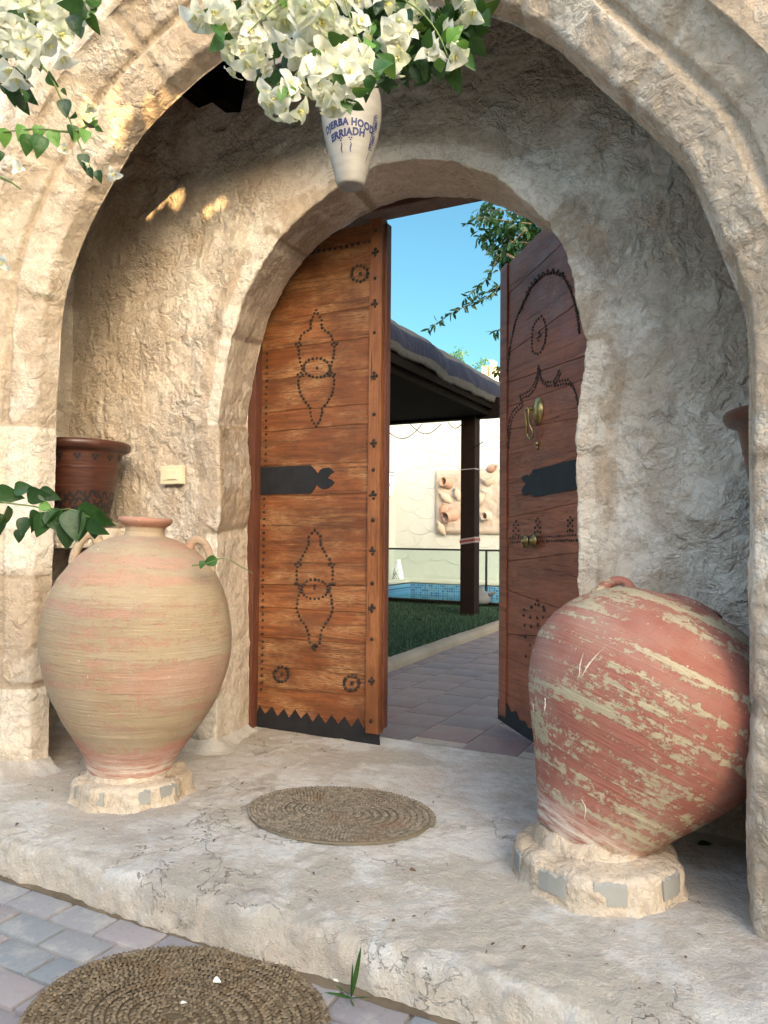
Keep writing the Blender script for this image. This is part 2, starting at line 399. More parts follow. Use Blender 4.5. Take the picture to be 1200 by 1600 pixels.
def leafmat(name, a, b, trans=.25):
    t = NT(name); r = t.attr('rnd'); v = t.co()
    c = t.mix(r, a, b); c = t.mix(t.ramp(t.noise(v, 60, 3), .4, .7, 0, .3), c, tuple(x*.6 for x in a))
    m_ = t.pbr(c, .38, t.bump(t.noise(v, 70, 4), .004, .7), Specular_IOR_Level=.35)
    tr = t.n('BsdfTranslucent', {'Color': t.mix(.5, c, (.25, .45, .03))})
    mx = t.n('MixShader', {0: trans, 1: t.b.outputs[0], 2: tr.outputs[0]})
    t.t.links.new(mx.outputs[0], t.out.inputs['Surface']); return m_
M['leaf'] = leafmat('green_leaf', (.018, .070, .020), (.050, .135, .030))
M['leaf_light'] = leafmat('young_green_leaf', (.10, .26, .045), (.16, .34, .07), .35)
M['leaf_dark'] = leafmat('dark_green_leaf', (.010, .036, .012), (.026, .075, .020), .15)
def bractmat():
    t = NT('cream_papery_bract'); r = t.attr('rnd')
    c = t.mix(r, (.84, .85, .74), (.90, .88, .79)); c = t.mix(t.ramp(r, .62, .9, 0, .75), c, (.56, .61, .36))
    t.pbr(c, .6, t.bump(t.noise(t.co(), 180, 3), .0012, .5))
    tr = t.n('BsdfTranslucent', {'Color': c}); mx = t.n('MixShader', {0: .45, 1: t.b.outputs[0], 2: tr.outputs[0]})
    t.t.links.new(mx.outputs[0], t.out.inputs['Surface']); return t.m
M['bract'] = bractmat()
M['floret'] = simple('yellow_floret', (.75, .68, .22), .6, 50, .0003, .05)
M['twig'] = simple('brown_twig', (.12, .085, .045), .8, 90, .001, .3)
M['green_twig'] = simple('green_twig', (.13, .18, .05), .7, 90, .001, .2)

# ---------------------------------------------------------------- FRONT WALL with the big arch
def arch_outline(pts, step): return catmull(pts, step)
def outward(pl):
    t = np.gradient(pl, axis=0); t /= np.linalg.norm(t, axis=1)[:, None]
    return np.stack([-t[:, 1], t[:, 0]], 1)       # path goes left-base -> up -> right-base : left of travel is outward
def rect_targets(pl, s, xmin, xmax, ztop, zl, zr):
    """outer rectangle point for each outline point"""
    il = np.argmax(pl[:, 1] >= zl); ir = len(pl)-1-np.argmax(pl[::-1, 1] >= zr)
    out = np.zeros_like(pl)
    out[:il, 0] = xmin; out[:il, 1] = pl[:il, 1]
    out[ir+1:, 0] = xmax; out[ir+1:, 1] = pl[ir+1:, 1]
    path = np.array([[xmin, zl], [xmin, ztop], [xmax, ztop], [xmax, zr]]); 
    L = np.concatenate([[0], np.cumsum(np.linalg.norm(np.diff(path, axis=0), axis=1))])
    # keyed so that the straight up line from the crown hits the middle of the top
    cx = (pl[il, 0]+pl[ir, 0])/2; cz = (zl+zr)/2
    for i in range(il, ir+1):
        d = pl[i]-np.array([cx, cz-.25]); k = []
        if d[0] < -1e-6: k.append((xmin-cx)/d[0])
        if d[0] > 1e-6: k.append((xmax-cx)/d[0])
        if d[1] > 1e-6: k.append((ztop-cz+.25)/d[1])
        out[i] = np.array([cx, cz-.25])+d*min(k)
        if out[i, 1] < pl[il if i < (il+ir)//2 else ir, 1]: out[i, 1] = pl[i, 1]
    return out
def joint_attr(s, joints, width):
    a = np.zeros(len(s))
    for j in joints: a = np.maximum(a, np.clip(1.25-np.abs(s-j)/width, 0, 1))
    return a

FRONT = [(-2.99, -.03), (-2.99, .5), (-2.988, 1.04), (-2.983, 1.5), (-2.975, 1.85), (-2.955, 2.13), (-2.88, 2.34), (-2.77, 2.53), (-2.65, 2.68),
         (-2.485, 2.85), (-2.31, 2.955), (-2.05, 3.065), (-1.80, 3.12), (-1.45, 3.13), (-1.12, 3.03), (-.832, 2.888), (-.632, 2.729), (-.487, 2.56),
         (-.355, 2.40), (-.25, 2.26), (-.195, 2.16), (-.13, 1.97), (-.08, 1.83), (-.052, 1.70), (-.05, 1.36), (-.052, .6), (-.055, -.03)]
fo, fs = arch_outline(FRONT, .0135)
no = outward(fo)
fj = [.45, .99, 1.74, 2.36, 2.93, 3.55, 4.1, 4.75, 5.3, 5.85, 6.5, 7.15, 7.9]
jt = joint_attr(fs, [x*fs[-1]/8.6 for x in fj], .03)
joff = np.array([noise.noise(Vector((x*2.3, 4.1, 0)))*.02+noise.noise(Vector((x*9, 1.1, 0)))*.006 for x in fs])
prof = [(0, 2.45), (.012, 2.365), (.020, 2.355), (.125, 2.290), (.138, 2.292), (.148, 2.306), (.156, 2.300), (.166, 2.280), (.255, 2.205), (.268, 2.18)]
_pl = np.array(prof); _L = np.concatenate([[0], np.cumsum(np.linalg.norm(np.diff(_pl, axis=0), axis=1))]); _s = np.linspace(0, _L[-1], 36); pp = np.stack([np.interp(_s, _L, _pl[:, k]) for k in (0, 1)], 1)
front = empty('front_wall', (-1.5, 2.3, 0), 'warm plastered outer wall pierced by the big round arch of stone blocks', 'wall')
G = np.zeros((len(fo), len(pp), 3)); JA = np.zeros((len(fo), len(pp)))
for j, (r, y) in enumerate(pp):
    rr = r+joff*(1 if r > .02 else .45)
    P2 = fo+no*rr[:, None]
    G[:, j, 0] = P2[:, 0]; G[:, j, 1] = y; G[:, j, 2] = P2[:, 1]
    JA[:, j] = np.clip(jt+(.8 if .135 < r < .162 else 0), 0, 1)
# block faces: each block a slightly different tilt and bulge
blk = np.searchsorted([x*fs[-1]/8.6 for x in fj], fs)
brnd = [random.uniform(-1, 1) for _ in range(20)]
def d_front(co, i, j):
    h = fr(co, 5.5, 5)*.006+fr(co, 22, 4, 3)*.0042+fr(co, 55, 3, 8)*.0016
    h += brnd[blk[i]]*.006-JA[i, j]*.008
    return h
brn2 = [random.random() for _ in range(20)]
BA = np.repeat(np.array([brn2[k] for k in blk])[:, None], len(pp), 1)
ring = grid('arch_ring', G, M['front'], front, {'joint': JA, 'blk': BA}, d_front)
ro = rect_targets(fo, fs, -6.0, 3.0, 4.3, 1.6, 1.6)
last = G[:, -1, :].copy()
ns = 70; tt = np.linspace(0, 1, ns)**2.0
W = np.zeros((len(fo), ns, 3))
for k, t_ in enumerate(tt):
    W[:, k, 0] = last[:, 0]*(1-t_)+ro[:, 0]*t_; W[:, k, 2] = last[:, 2]*(1-t_)+ro[:, 1]*t_
    W[:, k, 1] = last[:, 1]*(1-min(1, t_*60))+2.165*min(1, t_*60)
W[:, 0, 1] = 2.20
JW = np.zeros((len(fo), ns)); JW[:, :2] = .4
grid('wall_face', W, M['front'], front, {'joint': JW, 'blk': JW*0+.48}, lambda co, i, j: fr(co, 4.5, 5)*.010+fr(co, 20, 4, 3)*.006)
# rear face, jamb thickness closed by top and sides
ns = 30; tt = np.linspace(0, 1, ns)**1.6; W = np.zeros((len(fo), ns, 3))
for k, t_ in enumerate(tt):
    W[:, k, 0] = G[:, 0, 0]*(1-t_)+ro[:, 0]*t_; W[:, k, 2] = G[:, 0, 2]*(1-t_)+ro[:, 1]*t_; W[:, k, 1] = 2.452
grid('rear_face', W, M['front'], front, {'joint': np.zeros((len(fo), ns))}, lambda co, i, j: -abs(fr(co, 5, 4))*.008 if j else 0, flip=True)
b = MB(); b.box((-1.5, 2.31, 4.33), (9.06, .34, .08)); b.build('coping', M['front'], front)

# plaster skirts where the pillars meet the slab
def skirt(name, pts, r0, seed, mat, parent):
    pl, s_ = catmull(pts, .02); n = len(pl); prof_ = [(-.02, .060), (.004, .042), (.022, .028), (.045, .015), (.08, .004), (.11, -.012)]
    G = np.zeros((n, len(prof_)*3, 3)); pr, _ = catmull(prof_, .012)
    G = np.zeros((n, len(pr), 3)); t = np.gradient(pl, axis=0); t /= np.linalg.norm(t, axis=1)[:, None]
    for i in range(n):
        k = 1+.5*noise.noise(Vector((pl[i][0]*4, pl[i][1]*4, seed)))
        for j, (a, z) in enumerate(pr):
            G[i, j] = (pl[i][0]+t[i][1]*a*r0*k, pl[i][1]-t[i][0]*a*r0*k, z*k)
    return grid(name, G, mat, parent, {'joint': np.zeros((n, len(pr)))}, lambda co, i, j: fr(co, 9, 5, seed)*.012, flip=False)
skirt('plaster_skirt', [(-4.2, 2.17), (-3.4, 2.17), (-3.14, 2.19), (-3.04, 2.30), (-2.985, 2.36), (-2.975, 2.46)], 1.1, 1.0, M['slab'], front)

# ---------------------------------------------------------------- BACK WALL of the porch with the door arch
DOORF = [(-2.495, -.03), (-2.495, .6), (-2.50, 1.2), (-2.503, 1.62), (-2.462, 1.97), (-2.37, 2.26), (-2.23, 2.47), (-2.03, 2.64), (-1.82, 2.74), (-1.58, 2.795),
         (-1.33, 2.77), (-1.08, 2.66), (-.90, 2.515), (-.76, 2.29), (-.69, 2.05), (-.662, 1.83), (-.682, 1.62), (-.69, 1.2), (-.683, .6), (-.68, -.03)]
DOORB = [(-2.605, -.03), (-2.61, .6), (-2.625, 1.2), (-2.63, 1.68), (-2.60, 1.99), (-2.505, 2.30), (-2.33, 2.55), (-2.10, 2.715), (-1.86, 2.792), (-1.60, 2.81),
         (-1.33, 2.765), (-1.08, 2.65), (-.86, 2.49), (-.70, 2.27), (-.62, 2.05), (-.60, 1.83), (-.60, 1.62), (-.60, 1.2), (-.60, .6), (-.60, -.03)]
do, ds = catmull(DOORF, .0135)
db_, _ = catmull(DOORB, .0135)
tb = np.linspace(0, 1, len(do)); db = np.stack([np.interp(tb, np.linspace(0, 1, len(db_)), db_[:, k]) for k in (0, 1)], 1)
dn = outward(do)
back = empty('porch_wall', (-1.55, 3.2, 0), 'rough shaded plaster wall under the porch holding the double wooden door', 'wall')
dj = [x*ds[-1]/6.8 for x in (.55, 1.15, 1.72, 2.18, 2.72, 3.2, 3.75, 4.3, 4.85, 5.3, 5.9, 6.4)]
jd = joint_attr(ds, dj, .035)
joffd = np.array([noise.noise(Vector((x*2.6, 8.1, 0)))*.022+noise.noise(Vector((x*11, 2.1, 0)))*.008+noise.noise(Vector((x*33, 2.1, 0)))*.003 for x in ds])
nI, nR = 34, 14
G = np.zeros((len(do), nI+nR, 3)); JD = np.zeros((len(do), nI+nR))
for j in range(nI):
    t_ = 1-j/(nI-1)                                # back edge first
    P2 = db*t_+do*(1-t_); P2 = P2+dn*(joffd*(.7+.3*t_))[:, None]
    G[:, j, 0] = P2[:, 0]; G[:, j, 1] = 3.05+.41*t_; G[:, j, 2] = P2[:, 1]
    JD[:, j] = jd
for j in range(nR):
    a = (j+1)/nR*.165
    e = .5-.5*math.cos(min(1, a/.02)*math.pi)
    P2 = do+dn*(joffd+a)[:, None]
    G[:, nI+j, 0] = P2[:, 0]; G[:, nI+j, 2] = P2[:, 1]; q = np.clip((a-.09)/.075, 0, 1); G[:, nI+j, 1] = 3.046+.014*q*q*(3-2*q)
    JD[:, nI+j] = jd*(1-q)
blk2 = np.searchsorted(dj, ds)
def d_back(co, i, j):
    a = fr(co, 7, 5, 9); b_ = fr(co, 3.1, 3, 1)
    lump = noise.turbulence(Vector((co.x*8, co.y*8, co.z*8)), 4, False)
    return a*.009+b_*.010+abs(a)*.004+fr(co, 30, 4, 5)*.0045+max(0, lump-.75)*.007
def d_door(co, i, j):
    h = fr(co, 6, 5, 2)*.006+fr(co, 26, 4, 5)*.0045+brnd[blk2[i]]*.006-JD[i, j]*.008
    if j > nI+3: k = min(1, (j-nI-3)/(nR-4)); h = h*(1-k)+d_back(co, i, j)*k
    return h
brn3 = [.75, .95, .4, .95, .9, .45, .85, .8, .45, .9, .8, .4, .9, .5]
BD = np.repeat(np.array([brn3[k] for k in blk2])[:, None], nI+nR, 1); BD[:, nI+6:] = .48
grid('arch_ring', G, M['front'], back, {'joint': JD, 'blk': BD}, d_door)
rd = rect_targets(do, ds, -3.62, .55, 3.45, 1.7, 1.7)
lastd = G[:, -1, :].copy(); ns = 120; tt = np.linspace(0, 1, ns)**1.15
W = np.zeros((len(do), ns, 3))
for k, t_ in enumerate(tt):
    W[:, k, 0] = lastd[:, 0]*(1-t_)+rd[:, 0]*t_; W[:, k, 2] = lastd[:, 2]*(1-t_)+rd[:, 1]*t_; W[:, k, 1] = 3.060
grid('wall_face', W, M['back'], back, {'joint': np.zeros((len(do), ns))}, d_back)
# court side face of the same wall
ns = 8; tt = np.linspace(0, 1, ns); W = np.zeros((len(do), ns, 3)); rd2 = rect_targets(db, ds, -6.0, 3.0, 3.9, 1.7, 1.7)
for k, t_ in enumerate(tt):
    W[:, k, 0] = G[:, 0, 0]*(1-t_)+rd2[:, 0]*t_; W[:, k, 2] = G[:, 0, 2]*(1-t_)+rd2[:, 1]*t_; W[:, k, 1] = 3.46
grid('court_face', W, M['back'], back, {'joint': np.zeros((len(do), ns))}, None, flip=True)
for x0, x1 in ((-3.75, -3.6), (.52, .66)):
    n1, n2 = 44, 190; W = np.zeros((n1, n2, 3)); inner = x1 if x0 < -1 else x0
    for i in range(n1):
        for j in range(n2): W[i, j] = (inner, 2.44+.63*i/(n1-1), -.03+3.5*j/(n2-1))
    grid('side_face', W, M['back'], back, {'joint': np.zeros((n1, n2))}, lambda co, i, j: fr(co, 6, 4)*.01, flip=(x0 < -1))
b = MB(); b.box((-4.78, 2.955, 2.0), (2.06, 1.01, 3.9)); b.box((1.86, 2.955, 2.0), (2.4, 1.01, 3.9)); b.build('side_block', M['back'], back)
skirt('plaster_skirt', [(-3.6, 3.04), (-3.0, 3.03), (-2.62, 3.02), (-2.50, 3.03), (-2.54, 3.2), (-2.60, 3.44)], 1.0, 4.0, M['slab'], back)

# porch ceiling
roof = empty('porch_ceiling', (-1.5, 2.75, 3.36), 'dark timber ceiling with beams above the porch behind the big arch', 'ceiling')
b = MB()
for i in range(24): b.box((-3.7+.19*i, 2.76, 3.53), (.182, .62, .03))
b.build('board', M['black_wood'], roof)
for x in (-3.3, -2.62, -1.9, -1.18, -.46, .2):
    b = MB(); b.box((x, 2.76, 3.43), (.13, .60, .16), bev=.008); b.build('beam', M['black_wood'], roof)
b = MB(); b.box((-1.6, 2.76, 3.62), (4.4, .6, .12)); b.build('roof_slab', M['front'], roof)
b = MB()
p = ony(362, 150, 2.98)
b.box((p.x, 2.96, 3.34), (.10, .12, .20), Matrix.Rotation(R(12), 3, 'Y'), bev=.006)
b.build('bracket', M['black_wood'], roof)

# ---------------------------------------------------------------- GROUND, SLAB, PAVING
def sheet(name, x0, x1, y0, y1, z, mat):
    b = MB(); b.add([(x0, y0, z), (x1, y0, z), (x1, y1, z), (x0, y1, z)], [(0, 1, 2, 3)])
    o = b.build(name, mat); tag(o, kind='structure'); return o
M['sand'] = simple('sandy_ground', (.34, .28, .21), .95, 12, .01, .2)
sheet('ground', -250, 250, -250, 250, -.20, M['sand'])
# slab: section swept along X
xs = np.arange(-4.2, 1.3, .013)
sec = [(1.808, -.15), (1.810, -.10), (1.815, -.055), (1.826, -.020), (1.852, -.006), (1.93, -.001), (2.05, 0), (2.4, .002), (2.9, .003), (3.2, .004), (3.62, .005), (3.66, .003), (3.665, -.04)]
sp, _ = catmull(sec, .014)
G = np.zeros((len(xs), len(sp), 3))
for i, x in enumerate(xs):
    e = noise.noise(Vector((x*1.6, 3, 0)))*.020+noise.noise(Vector((x*7, 9, 0)))*.007
    k = np.clip((2.1-sp[:, 0])/.25, 0, 1)
    G[i, :, 0] = x; G[i, :, 1] = sp[:, 0]+e*k; G[i, :, 2] = sp[:, 1]
def d_slab(co, i, j):
    k = 1.0 if co.y < 1.93 else .42
    return (fr(co, 6, 5, 6)*.009+fr(co, 24, 4, 7)*.006+abs(fr(co, 13, 4, 2))*.008)*k
slab = grid('porch_step', G, M['slab'], None, None, d_slab, flip=False); tag(slab, kind='structure')
# pavers in front
bs = MB(); 
for row in range(-1, 22):
    y1 = 1.80-row*.118; 
    for cidx in range(-16, 10):
        x0 = cidx*.205+(row % 2)*.1025+random.uniform(-.002, .002)
        bs.box((x0+.1, y1-.055, -.165+random.uniform(-.002, .002)), (.193, .107, .07), Matrix.Rotation(random.uniform(-.008, .008), 3, 'Z'), bev=.004)
pv = bs.build('pavement', M['paver']); tag(pv, kind='structure'); smooth_angle(pv, 50)
o = sheet('pavement_bed', -6, 4, -4, 2.3, -.142, M['grout'])
M['soil'] = simple('brown_joint_soil', (.13, .095, .06), .95, 90, .004, .35)
_x = np.arange(-4.2, 1.3, .02); G = np.zeros((len(_x), 5, 3))
for i, x in enumerate(_x):
    w = .010+.016*abs(noise.noise(Vector((x*5, 1, 2))))+.008*noise.noise(Vector((x*19, 1, 2)))
    for j in range(5): G[i, j] = (x, 1.845-(.038+w)*j/4, -.1285+.006*math.sin(math.pi*j/4)+.003*noise.noise(Vector((x*40, j, 1))))
o = grid('joint_soil', G, M['soil'], flip=True); tag(o, kind='structure')
# court tiles
bs = MB()
for cx in range(-1, 15):
    for ry in range(0, 34):
        x = -2.62+cx*.30+.145; y = 3.70+ry*.30+(cx % 2)*.11+.14
        bs.box((x, y, -.012+random.uniform(-.0012, .0012)), (.29, .288, .02), Matrix.Rotation(random.uniform(-.006, .006), 3, 'Z'), bev=.0025)
ct = bs.build('court_paving', M['tile']); tag(ct, kind='structure'); smooth_angle(ct, 50)
sheet('court_bed', -20, 6, 3.6, 30, -.007, M['grout'])

# ---------------------------------------------------------------- MATS
def mat_mesh(name, c, a, b_, rot, z, mat, label, pitch=.024, step=.0135, th=.011):
    mb = MB(); root_c = Vector((c[0], c[1], z))
    Mz = Matrix.Rotation(rot, 3, 'Z')
    n = 72; vs = []
    def h0(x, y): return noise.noise(Vector((x*3, y*3, c[0])))*.004+.002
    for k in range(n):
        an = 2*math.pi*k/n; vs.append((a*.955*math.cos(an), b_*.955*math.sin(an)))
    q = [Mz @ Vector((x, y, 0))+root_c for x, y in vs]
    mb.add([p+Vector((0, 0, .001)) for p in q]+[p+Vector((0, 0, th*.5)) for p in q], [tuple(range(n, 2*n))]+[(k, (k+1) % n, n+(k+1) % n, n+k) for k in range(n)], .2)
    core = (a-b_)*.55
    turns = b_/pitch; th_ = 0.0; r_ = b_-pitch*.5
    while r_ > pitch*.35:
        an = th_; rx = r_+(a-b_)*min(1, r_/b_*1.6+.15); ry = r_
        x, y = rx*math.cos(an), ry*math.sin(an)
        tx, ty = -rx*math.sin(an), ry*math.cos(an); L = math.hypot(tx, ty); tx /= L; ty /= L
        nx, ny = ty, -tx
        for sgn in (1, -1):
            ln = pitch*.62*random.uniform(.85, 1.2); wd = step*.42*random.uniform(.8, 1.15)
            dx = tx*.72+nx*sgn*.70; dy = ty*.72+ny*sgn*.70; dl = math.hypot(dx, dy); dx /= dl; dy /= dl
            a2 = random.gauss(0, .12); dx, dy = dx*math.cos(a2)-dy*math.sin(a2), dx*math.sin(a2)+dy*math.cos(a2)
            cx_, cy_ = x+nx*sgn*pitch*.24, y+ny*sgn*pitch*.24
            zc = h0(x, y)+th*.62
            ex, ey = -dy, dx; zz = random.uniform(-.001, .0018)
            pts = []
            for (u, w, hh) in ((-1, 0, -.35), (-.55, -.9, 0), (-.5, 0, .55), (-.55, .9, 0), (.5, -.9, 0), (.5, 0, .6), (.5, .9, 0), (1, 0, -.4)):
                pts.append(Mz @ Vector((cx_+dx*u*ln*.62+ex*w*wd, cy_+dy*u*ln*.62+ey*w*wd, zc+hh*th*.55+zz))+root_c)
            mb.add(pts, [(0, 1, 2), (0, 2, 3), (1, 4, 5, 2), (2, 5, 6, 3), (4, 7, 5), (5, 7, 6)])
        dth = step/L if L > .01 else .5
        th_ += dth; r_ -= pitch*dth/(2*math.pi)
    # loose fibres
    for _ in range(110):
        an = random.uniform(0, 6.28); rr = random.uniform(.2, 1.01)**.5; x = a*rr*math.cos(an); y = b_*rr*math.sin(an)
        d = random.uniform(0, 6.28); l = random.uniform(.012, .035)
        p0 = Mz @ Vector((x, y, th+.003))+root_c; p1 = p0+Vector((math.cos(d)*l*.5, math.sin(d)*l*.5, random.uniform(.002, .007))); p2 = p0+Vector((math.cos(d+.3)*l, math.sin(d+.3)*l, 0))
        mb.tube([p0, p1, p2], .0006, 3, cap=False)
    o = mb.build(name, mat, None, True); recentre(o); tag(o, label, 'mat'); return o
mat_mesh('woven_mat', (-1.503, 2.585), .385, .30, R(8), .006, M['straw2'], 'smaller greyish coiled straw mat lying on the step in front of the door')
mat_mesh('woven_mat', (-1.340, 1.49), .405, .335, R(8), -.128, M['straw'], 'larger brown braided oval straw mat lying on the pavers below the step')

# ---------------------------------------------------------------- DOOR FRAME
fr_ = empty('door_frame', (-2.62, 3.5, 0), 'dark red wooden door frame standing behind the inner stone arch', 'door frame')
b = MB(); b.box((-2.655, 3.53, 1.42), (.13, .13, 2.84), bev=.006); b.build('post', M['wood_frame'], fr_)
b = MB(); b.box((-.62, 3.56, 1.42), (.10, .12, 2.84), bev=.006); b.build('post', M['wood_frame'], fr_)
b = MB(); b.box((-1.63, 3.555, 2.875), (2.12, .14, .13), bev=.006); b.build('lintel', M['wood_frame'], fr_)

# ---------------------------------------------------------------- DOOR LEAVES
class Leaf:
    def __init__(s, origin, dirv, nrm, name, label):
        s.o = Vector(origin); s.d = Vector(dirv).normalized(); s.n = Vector(nrm).normalized()
        s.root = empty(name, origin, label, 'door', 'the two leaves of the wooden door')
    def P(s, u, z, off=0.0): return Vector((s.o.x+s.d.x*u+s.n.x*off, s.o.y+s.d.y*u+s.n.y*off, z))
    def px(s, x, y):
        d = ray(x, y); t = (s.o-CP).dot(s.n)/d.dot(s.n); q = CP+d*t
        return (q-s.o).dot(s.d), q.z
    def planks(s, u0, u1, edges, mat, thick=.045, name='plank_panel'):
        mb = MB(); nseg = 26
        for k in range(len(edges)-1):
            z0a, z0b = edges[k]; z1a, z1b = edges[k+1]; rnd = random.random(); yo = random.uniform(-.0015, .0015)
            g = .0002+random.random()**3*.0018
            rows = []
            for i in range(nseg+1):
                t = i/nseg; u = u0+(u1-u0)*t
                za = z0a*(1-t)+z0b*t+noise.noise(Vector((u*9, k*3.3, 1)))*.003+g
                zb = z1a*(1-t)+z1b*t+noise.noise(Vector((u*9, (k+1)*3.3, 1)))*.003-g
                rows.append((u, za, zb))
            vs = []; fs = []
            for (u, za, zb) in rows:
                vs += [s.P(u, za, -thick), s.P(u, za, yo-.0015), s.P(u, za+.0018, yo), s.P(u, (za+zb)/2, yo+.0008), s.P(u, zb-.0018, yo), s.P(u, zb, yo-.0015), s.P(u, zb, -thick)]
            for i in range(nseg):
                for j in range(6): fs.append((i*7+j, i*7+7+j, i*7+8+j, i*7+j+1))
                fs.append((i*7+6, i*7+13, i*7+7, i*7))
            fs.append(tuple(range(6, -1, -1))); fs.append(tuple(nseg*7+j for j in range(7)))
            if s.flip: fs = [tuple(reversed(f)) for f in fs]
            mb.add(vs, fs, rnd)
        # backing so no light comes through the gaps
        a, b2 = s.P(u0, edges[0][0]+.01, -thick*.5), s.P(u1, edges[-1][0]-.01, -thick*.5)
        mb.add([a, Vector((b2.x, b2.y, a.z)), b2, Vector((a.x, a.y, b2.z))], [(0, 1, 2, 3)], 1.0)
        return mb.build(name, mat, s.root, False)
    def slab(s, name, outline_px, mat, off, thick, uz=False, bevel=.0015, label=None):
        pts = [(s.px(*p) if not uz else p) for p in outline_px]
        bm = bmesh.new(); vs = [bm.verts.new(s.P(u, z, off)) for u, z in pts]; f = bm.faces.new(vs)
        r = bmesh.ops.extrude_face_region(bm, geom=[f]); 
        for v in [g for g in r['geom'] if isinstance(g, bmesh.types.BMVert)]: v.co += s.n*thick
        bmesh.ops.recalc_face_normals(bm, faces=bm.faces[:])
        me = bpy.data.meshes.new(name); bm.to_mesh(me); bm.free()
        at = me.attributes.new('rnd', 'FLOAT', 'POINT')
        o = link(name, me, mat, s.root, False)
        if label: o['label'] = label
        return o
    def studs(s, name, pts, r, off=.001, pxs=True, h=None):
        mb = MB()
        for p in pts:
            u, z = s.px(*p) if pxs else p
            r2 = r*random.uniform(1.0, 1.3); mb.dome(s.P(u+random.gauss(0, .0012), z+random.gauss(0, .0012), off), s.n+Vector((random.gauss(0, .12), random.gauss(0, .12), random.gauss(0, .12))), r2, (h or r2*.85), 8)
        return mb.build(name, M['stud'], s.root, True)
def along(pts, n):
    P = np.array(pts, float); L = np.concatenate([[0], np.cumsum(np.linalg.norm(np.diff(P, axis=0), axis=1))])
    s = np.linspace(0, L[-1], n); return [(np.interp(a, L, P[:, 0]), np.interp(a, L, P[:, 1])) for a in s]
def c4(p): return (370+p[0]/3.2, 300+p[1]/3.2)
def c5(p): return (370+p[0]/3.2, 700+p[1]/3.2)

left = Leaf((-2.587, 3.52, 0), (1, 0, 0), (0, -1, 0), 'door_leaf', 'orange brown plank door leaf on the left, nearly closed, with black strap and studded medallions')
left.flip = False
def zl(crop, y, x=400):                     # plank joint height from a pixel row
    return left.px(*crop((x, y)))[1]
ez = [.075]
ez += [zl(c5, y) for y in (1225, 1112, 965, 808, 690, 580, 400, 235, 78)]
ez += [zl(c4, y) for y in (1180, 1080, 915, 760, 610, 430, 310)]
ez.append(2.765)
ez = sorted(ez)
edges = [(z-.004, z+random.uniform(-.004, .014)) if 0 < i < len(ez)-1 else (z, z) for i, z in enumerate(ez)]
left.planks(0, .715, edges, M['wood_l'])
us = left.px(597, 900)[0]
b = MB(); b.box(left.P(.745, 1.42, -.005), (.074, .062, 2.71), bev=.004); o = b.build('closing_strip', M['wood_strip'], left.root)
b = MB(); b.box(left.P(.790, 1.42, -.030), (.014, .05, 2.66), bev=.003); b.build('edge_batten', M['wood_frame'], left.root)
# strap hinge and kick plate
left.slab('hinge_strap', [c5(p) for p in [(120, 98), (250, 91), (370, 86), (392, 108), (408, 128), (418, 110), (434, 101), (462, 98), (478, 108), (489, 122), (472, 128), (455, 150), (474, 158), (490, 172), (478, 188), (458, 203), (432, 207), (412, 195), (402, 182), (388, 208), (370, 229), (240, 231), (120, 234)]], M['dark_metal'], .0005, .004)
zig = [(98, 1335), (115, 1285), (143, 1330), (178, 1292), (205, 1342), (237, 1303), (262, 1350), (293, 1306), (322, 1352), (352, 1320), (380, 1370), (410, 1328), (445, 1378), (475, 1335), (508, 1380), (540, 1342), (574, 1394), (607, 1350), (635, 1400), (668, 1362)]
left.slab('kick_plate', [c5(p) for p in zig+[(712, 1402), (717, 1486), (400, 1438), (97, 1392)]], M['dark_metal'], .0005, .004)
# studs
half_u = [(0, 590), (25, 640), (30, 685), (72, 712), (90, 760), (88, 810), (80, 850), (68, 882), (80, 912), (90, 945), (85, 985), (76, 1015), (55, 1050), (32, 1075), (28, 1110), (20, 1145), (0, 1172)]
half_l = [(0, 410), (28, 440), (32, 490), (55, 530), (85, 580), (92, 630), (85, 680), (72, 712), (85, 750), (90, 800), (75, 850), (45, 890), (32, 920), (28, 965), (0, 1008)]
def medal(half, cx, crop, n):
    return [crop((cx+d, y)) for d, y in along(half, n)]+[crop((cx-d, y)) for d, y in along(half, n)[1:-1]]
def ell(cx, cy, rx, ry, n, crop): return [crop((cx+rx*math.cos(2*math.pi*k/n), cy+ry*math.sin(2*math.pi*k/n))) for k in range(n)]
def extra(half, cx, crop):
    out = []
    for d, y in (half[4], half[8] if len(half) > 16 else half[6]):
        for sg in (1, -1): out += [crop((cx+sg*(d+12), y)), crop((cx+sg*(d-12), y+4))]
    return out
left.studs('stud_medallion', medal(half_u, 398, c4, 34)+ell(400, 880, 66, 48, 20, c4)+[c4((400, 880))]+extra(half_u, 398, c4), .0078)
left.studs('stud_medallion', medal(half_l, 390, c5, 32)+ell(390, 706, 66, 48, 20, c5)+[c5((390, 704)), c5((390, 690))]+extra(half_l, 390, c5)+[c5((382, 985)), c5((394, 985)), c5((388, 1000)), c5((360, 470)), c5((420, 470))], .0078)
for (cx, cy, r, crop) in ((615, 408, 40, c4), (223, 1132, 36, c5), (573, 1176, 38, c5)):
    left.studs('stud_rosette', ell(cx, cy, r, r, 13, crop)+ell(cx, cy, 5, 5, 1, crop), .0085)
bl = [left.px(*c4((147, 760))), left.px(*c4((140, 1600))), left.px(*c5((140, 272))), left.px(*c5((122, 1245)))]
bst = [(0.028, z) for z in np.arange(.22, 1.30, .0385)]+[(0.034, z) for z in np.arange(1.475, 2.15, .0385)]
left.studs('stud_border', bst, .0078, pxs=False)
left.studs('stud_row', [(u, 2.665) for u in np.arange(.30, .70, .036)], .0085, pxs=False)
sing = [c4(p) for p in ((737, 195), (730, 435), (725, 706), (722, 1112), (714, 1388))]+[c5(p) for p in ((708, 363), (706, 677), (704, 952), (697, 1360))]
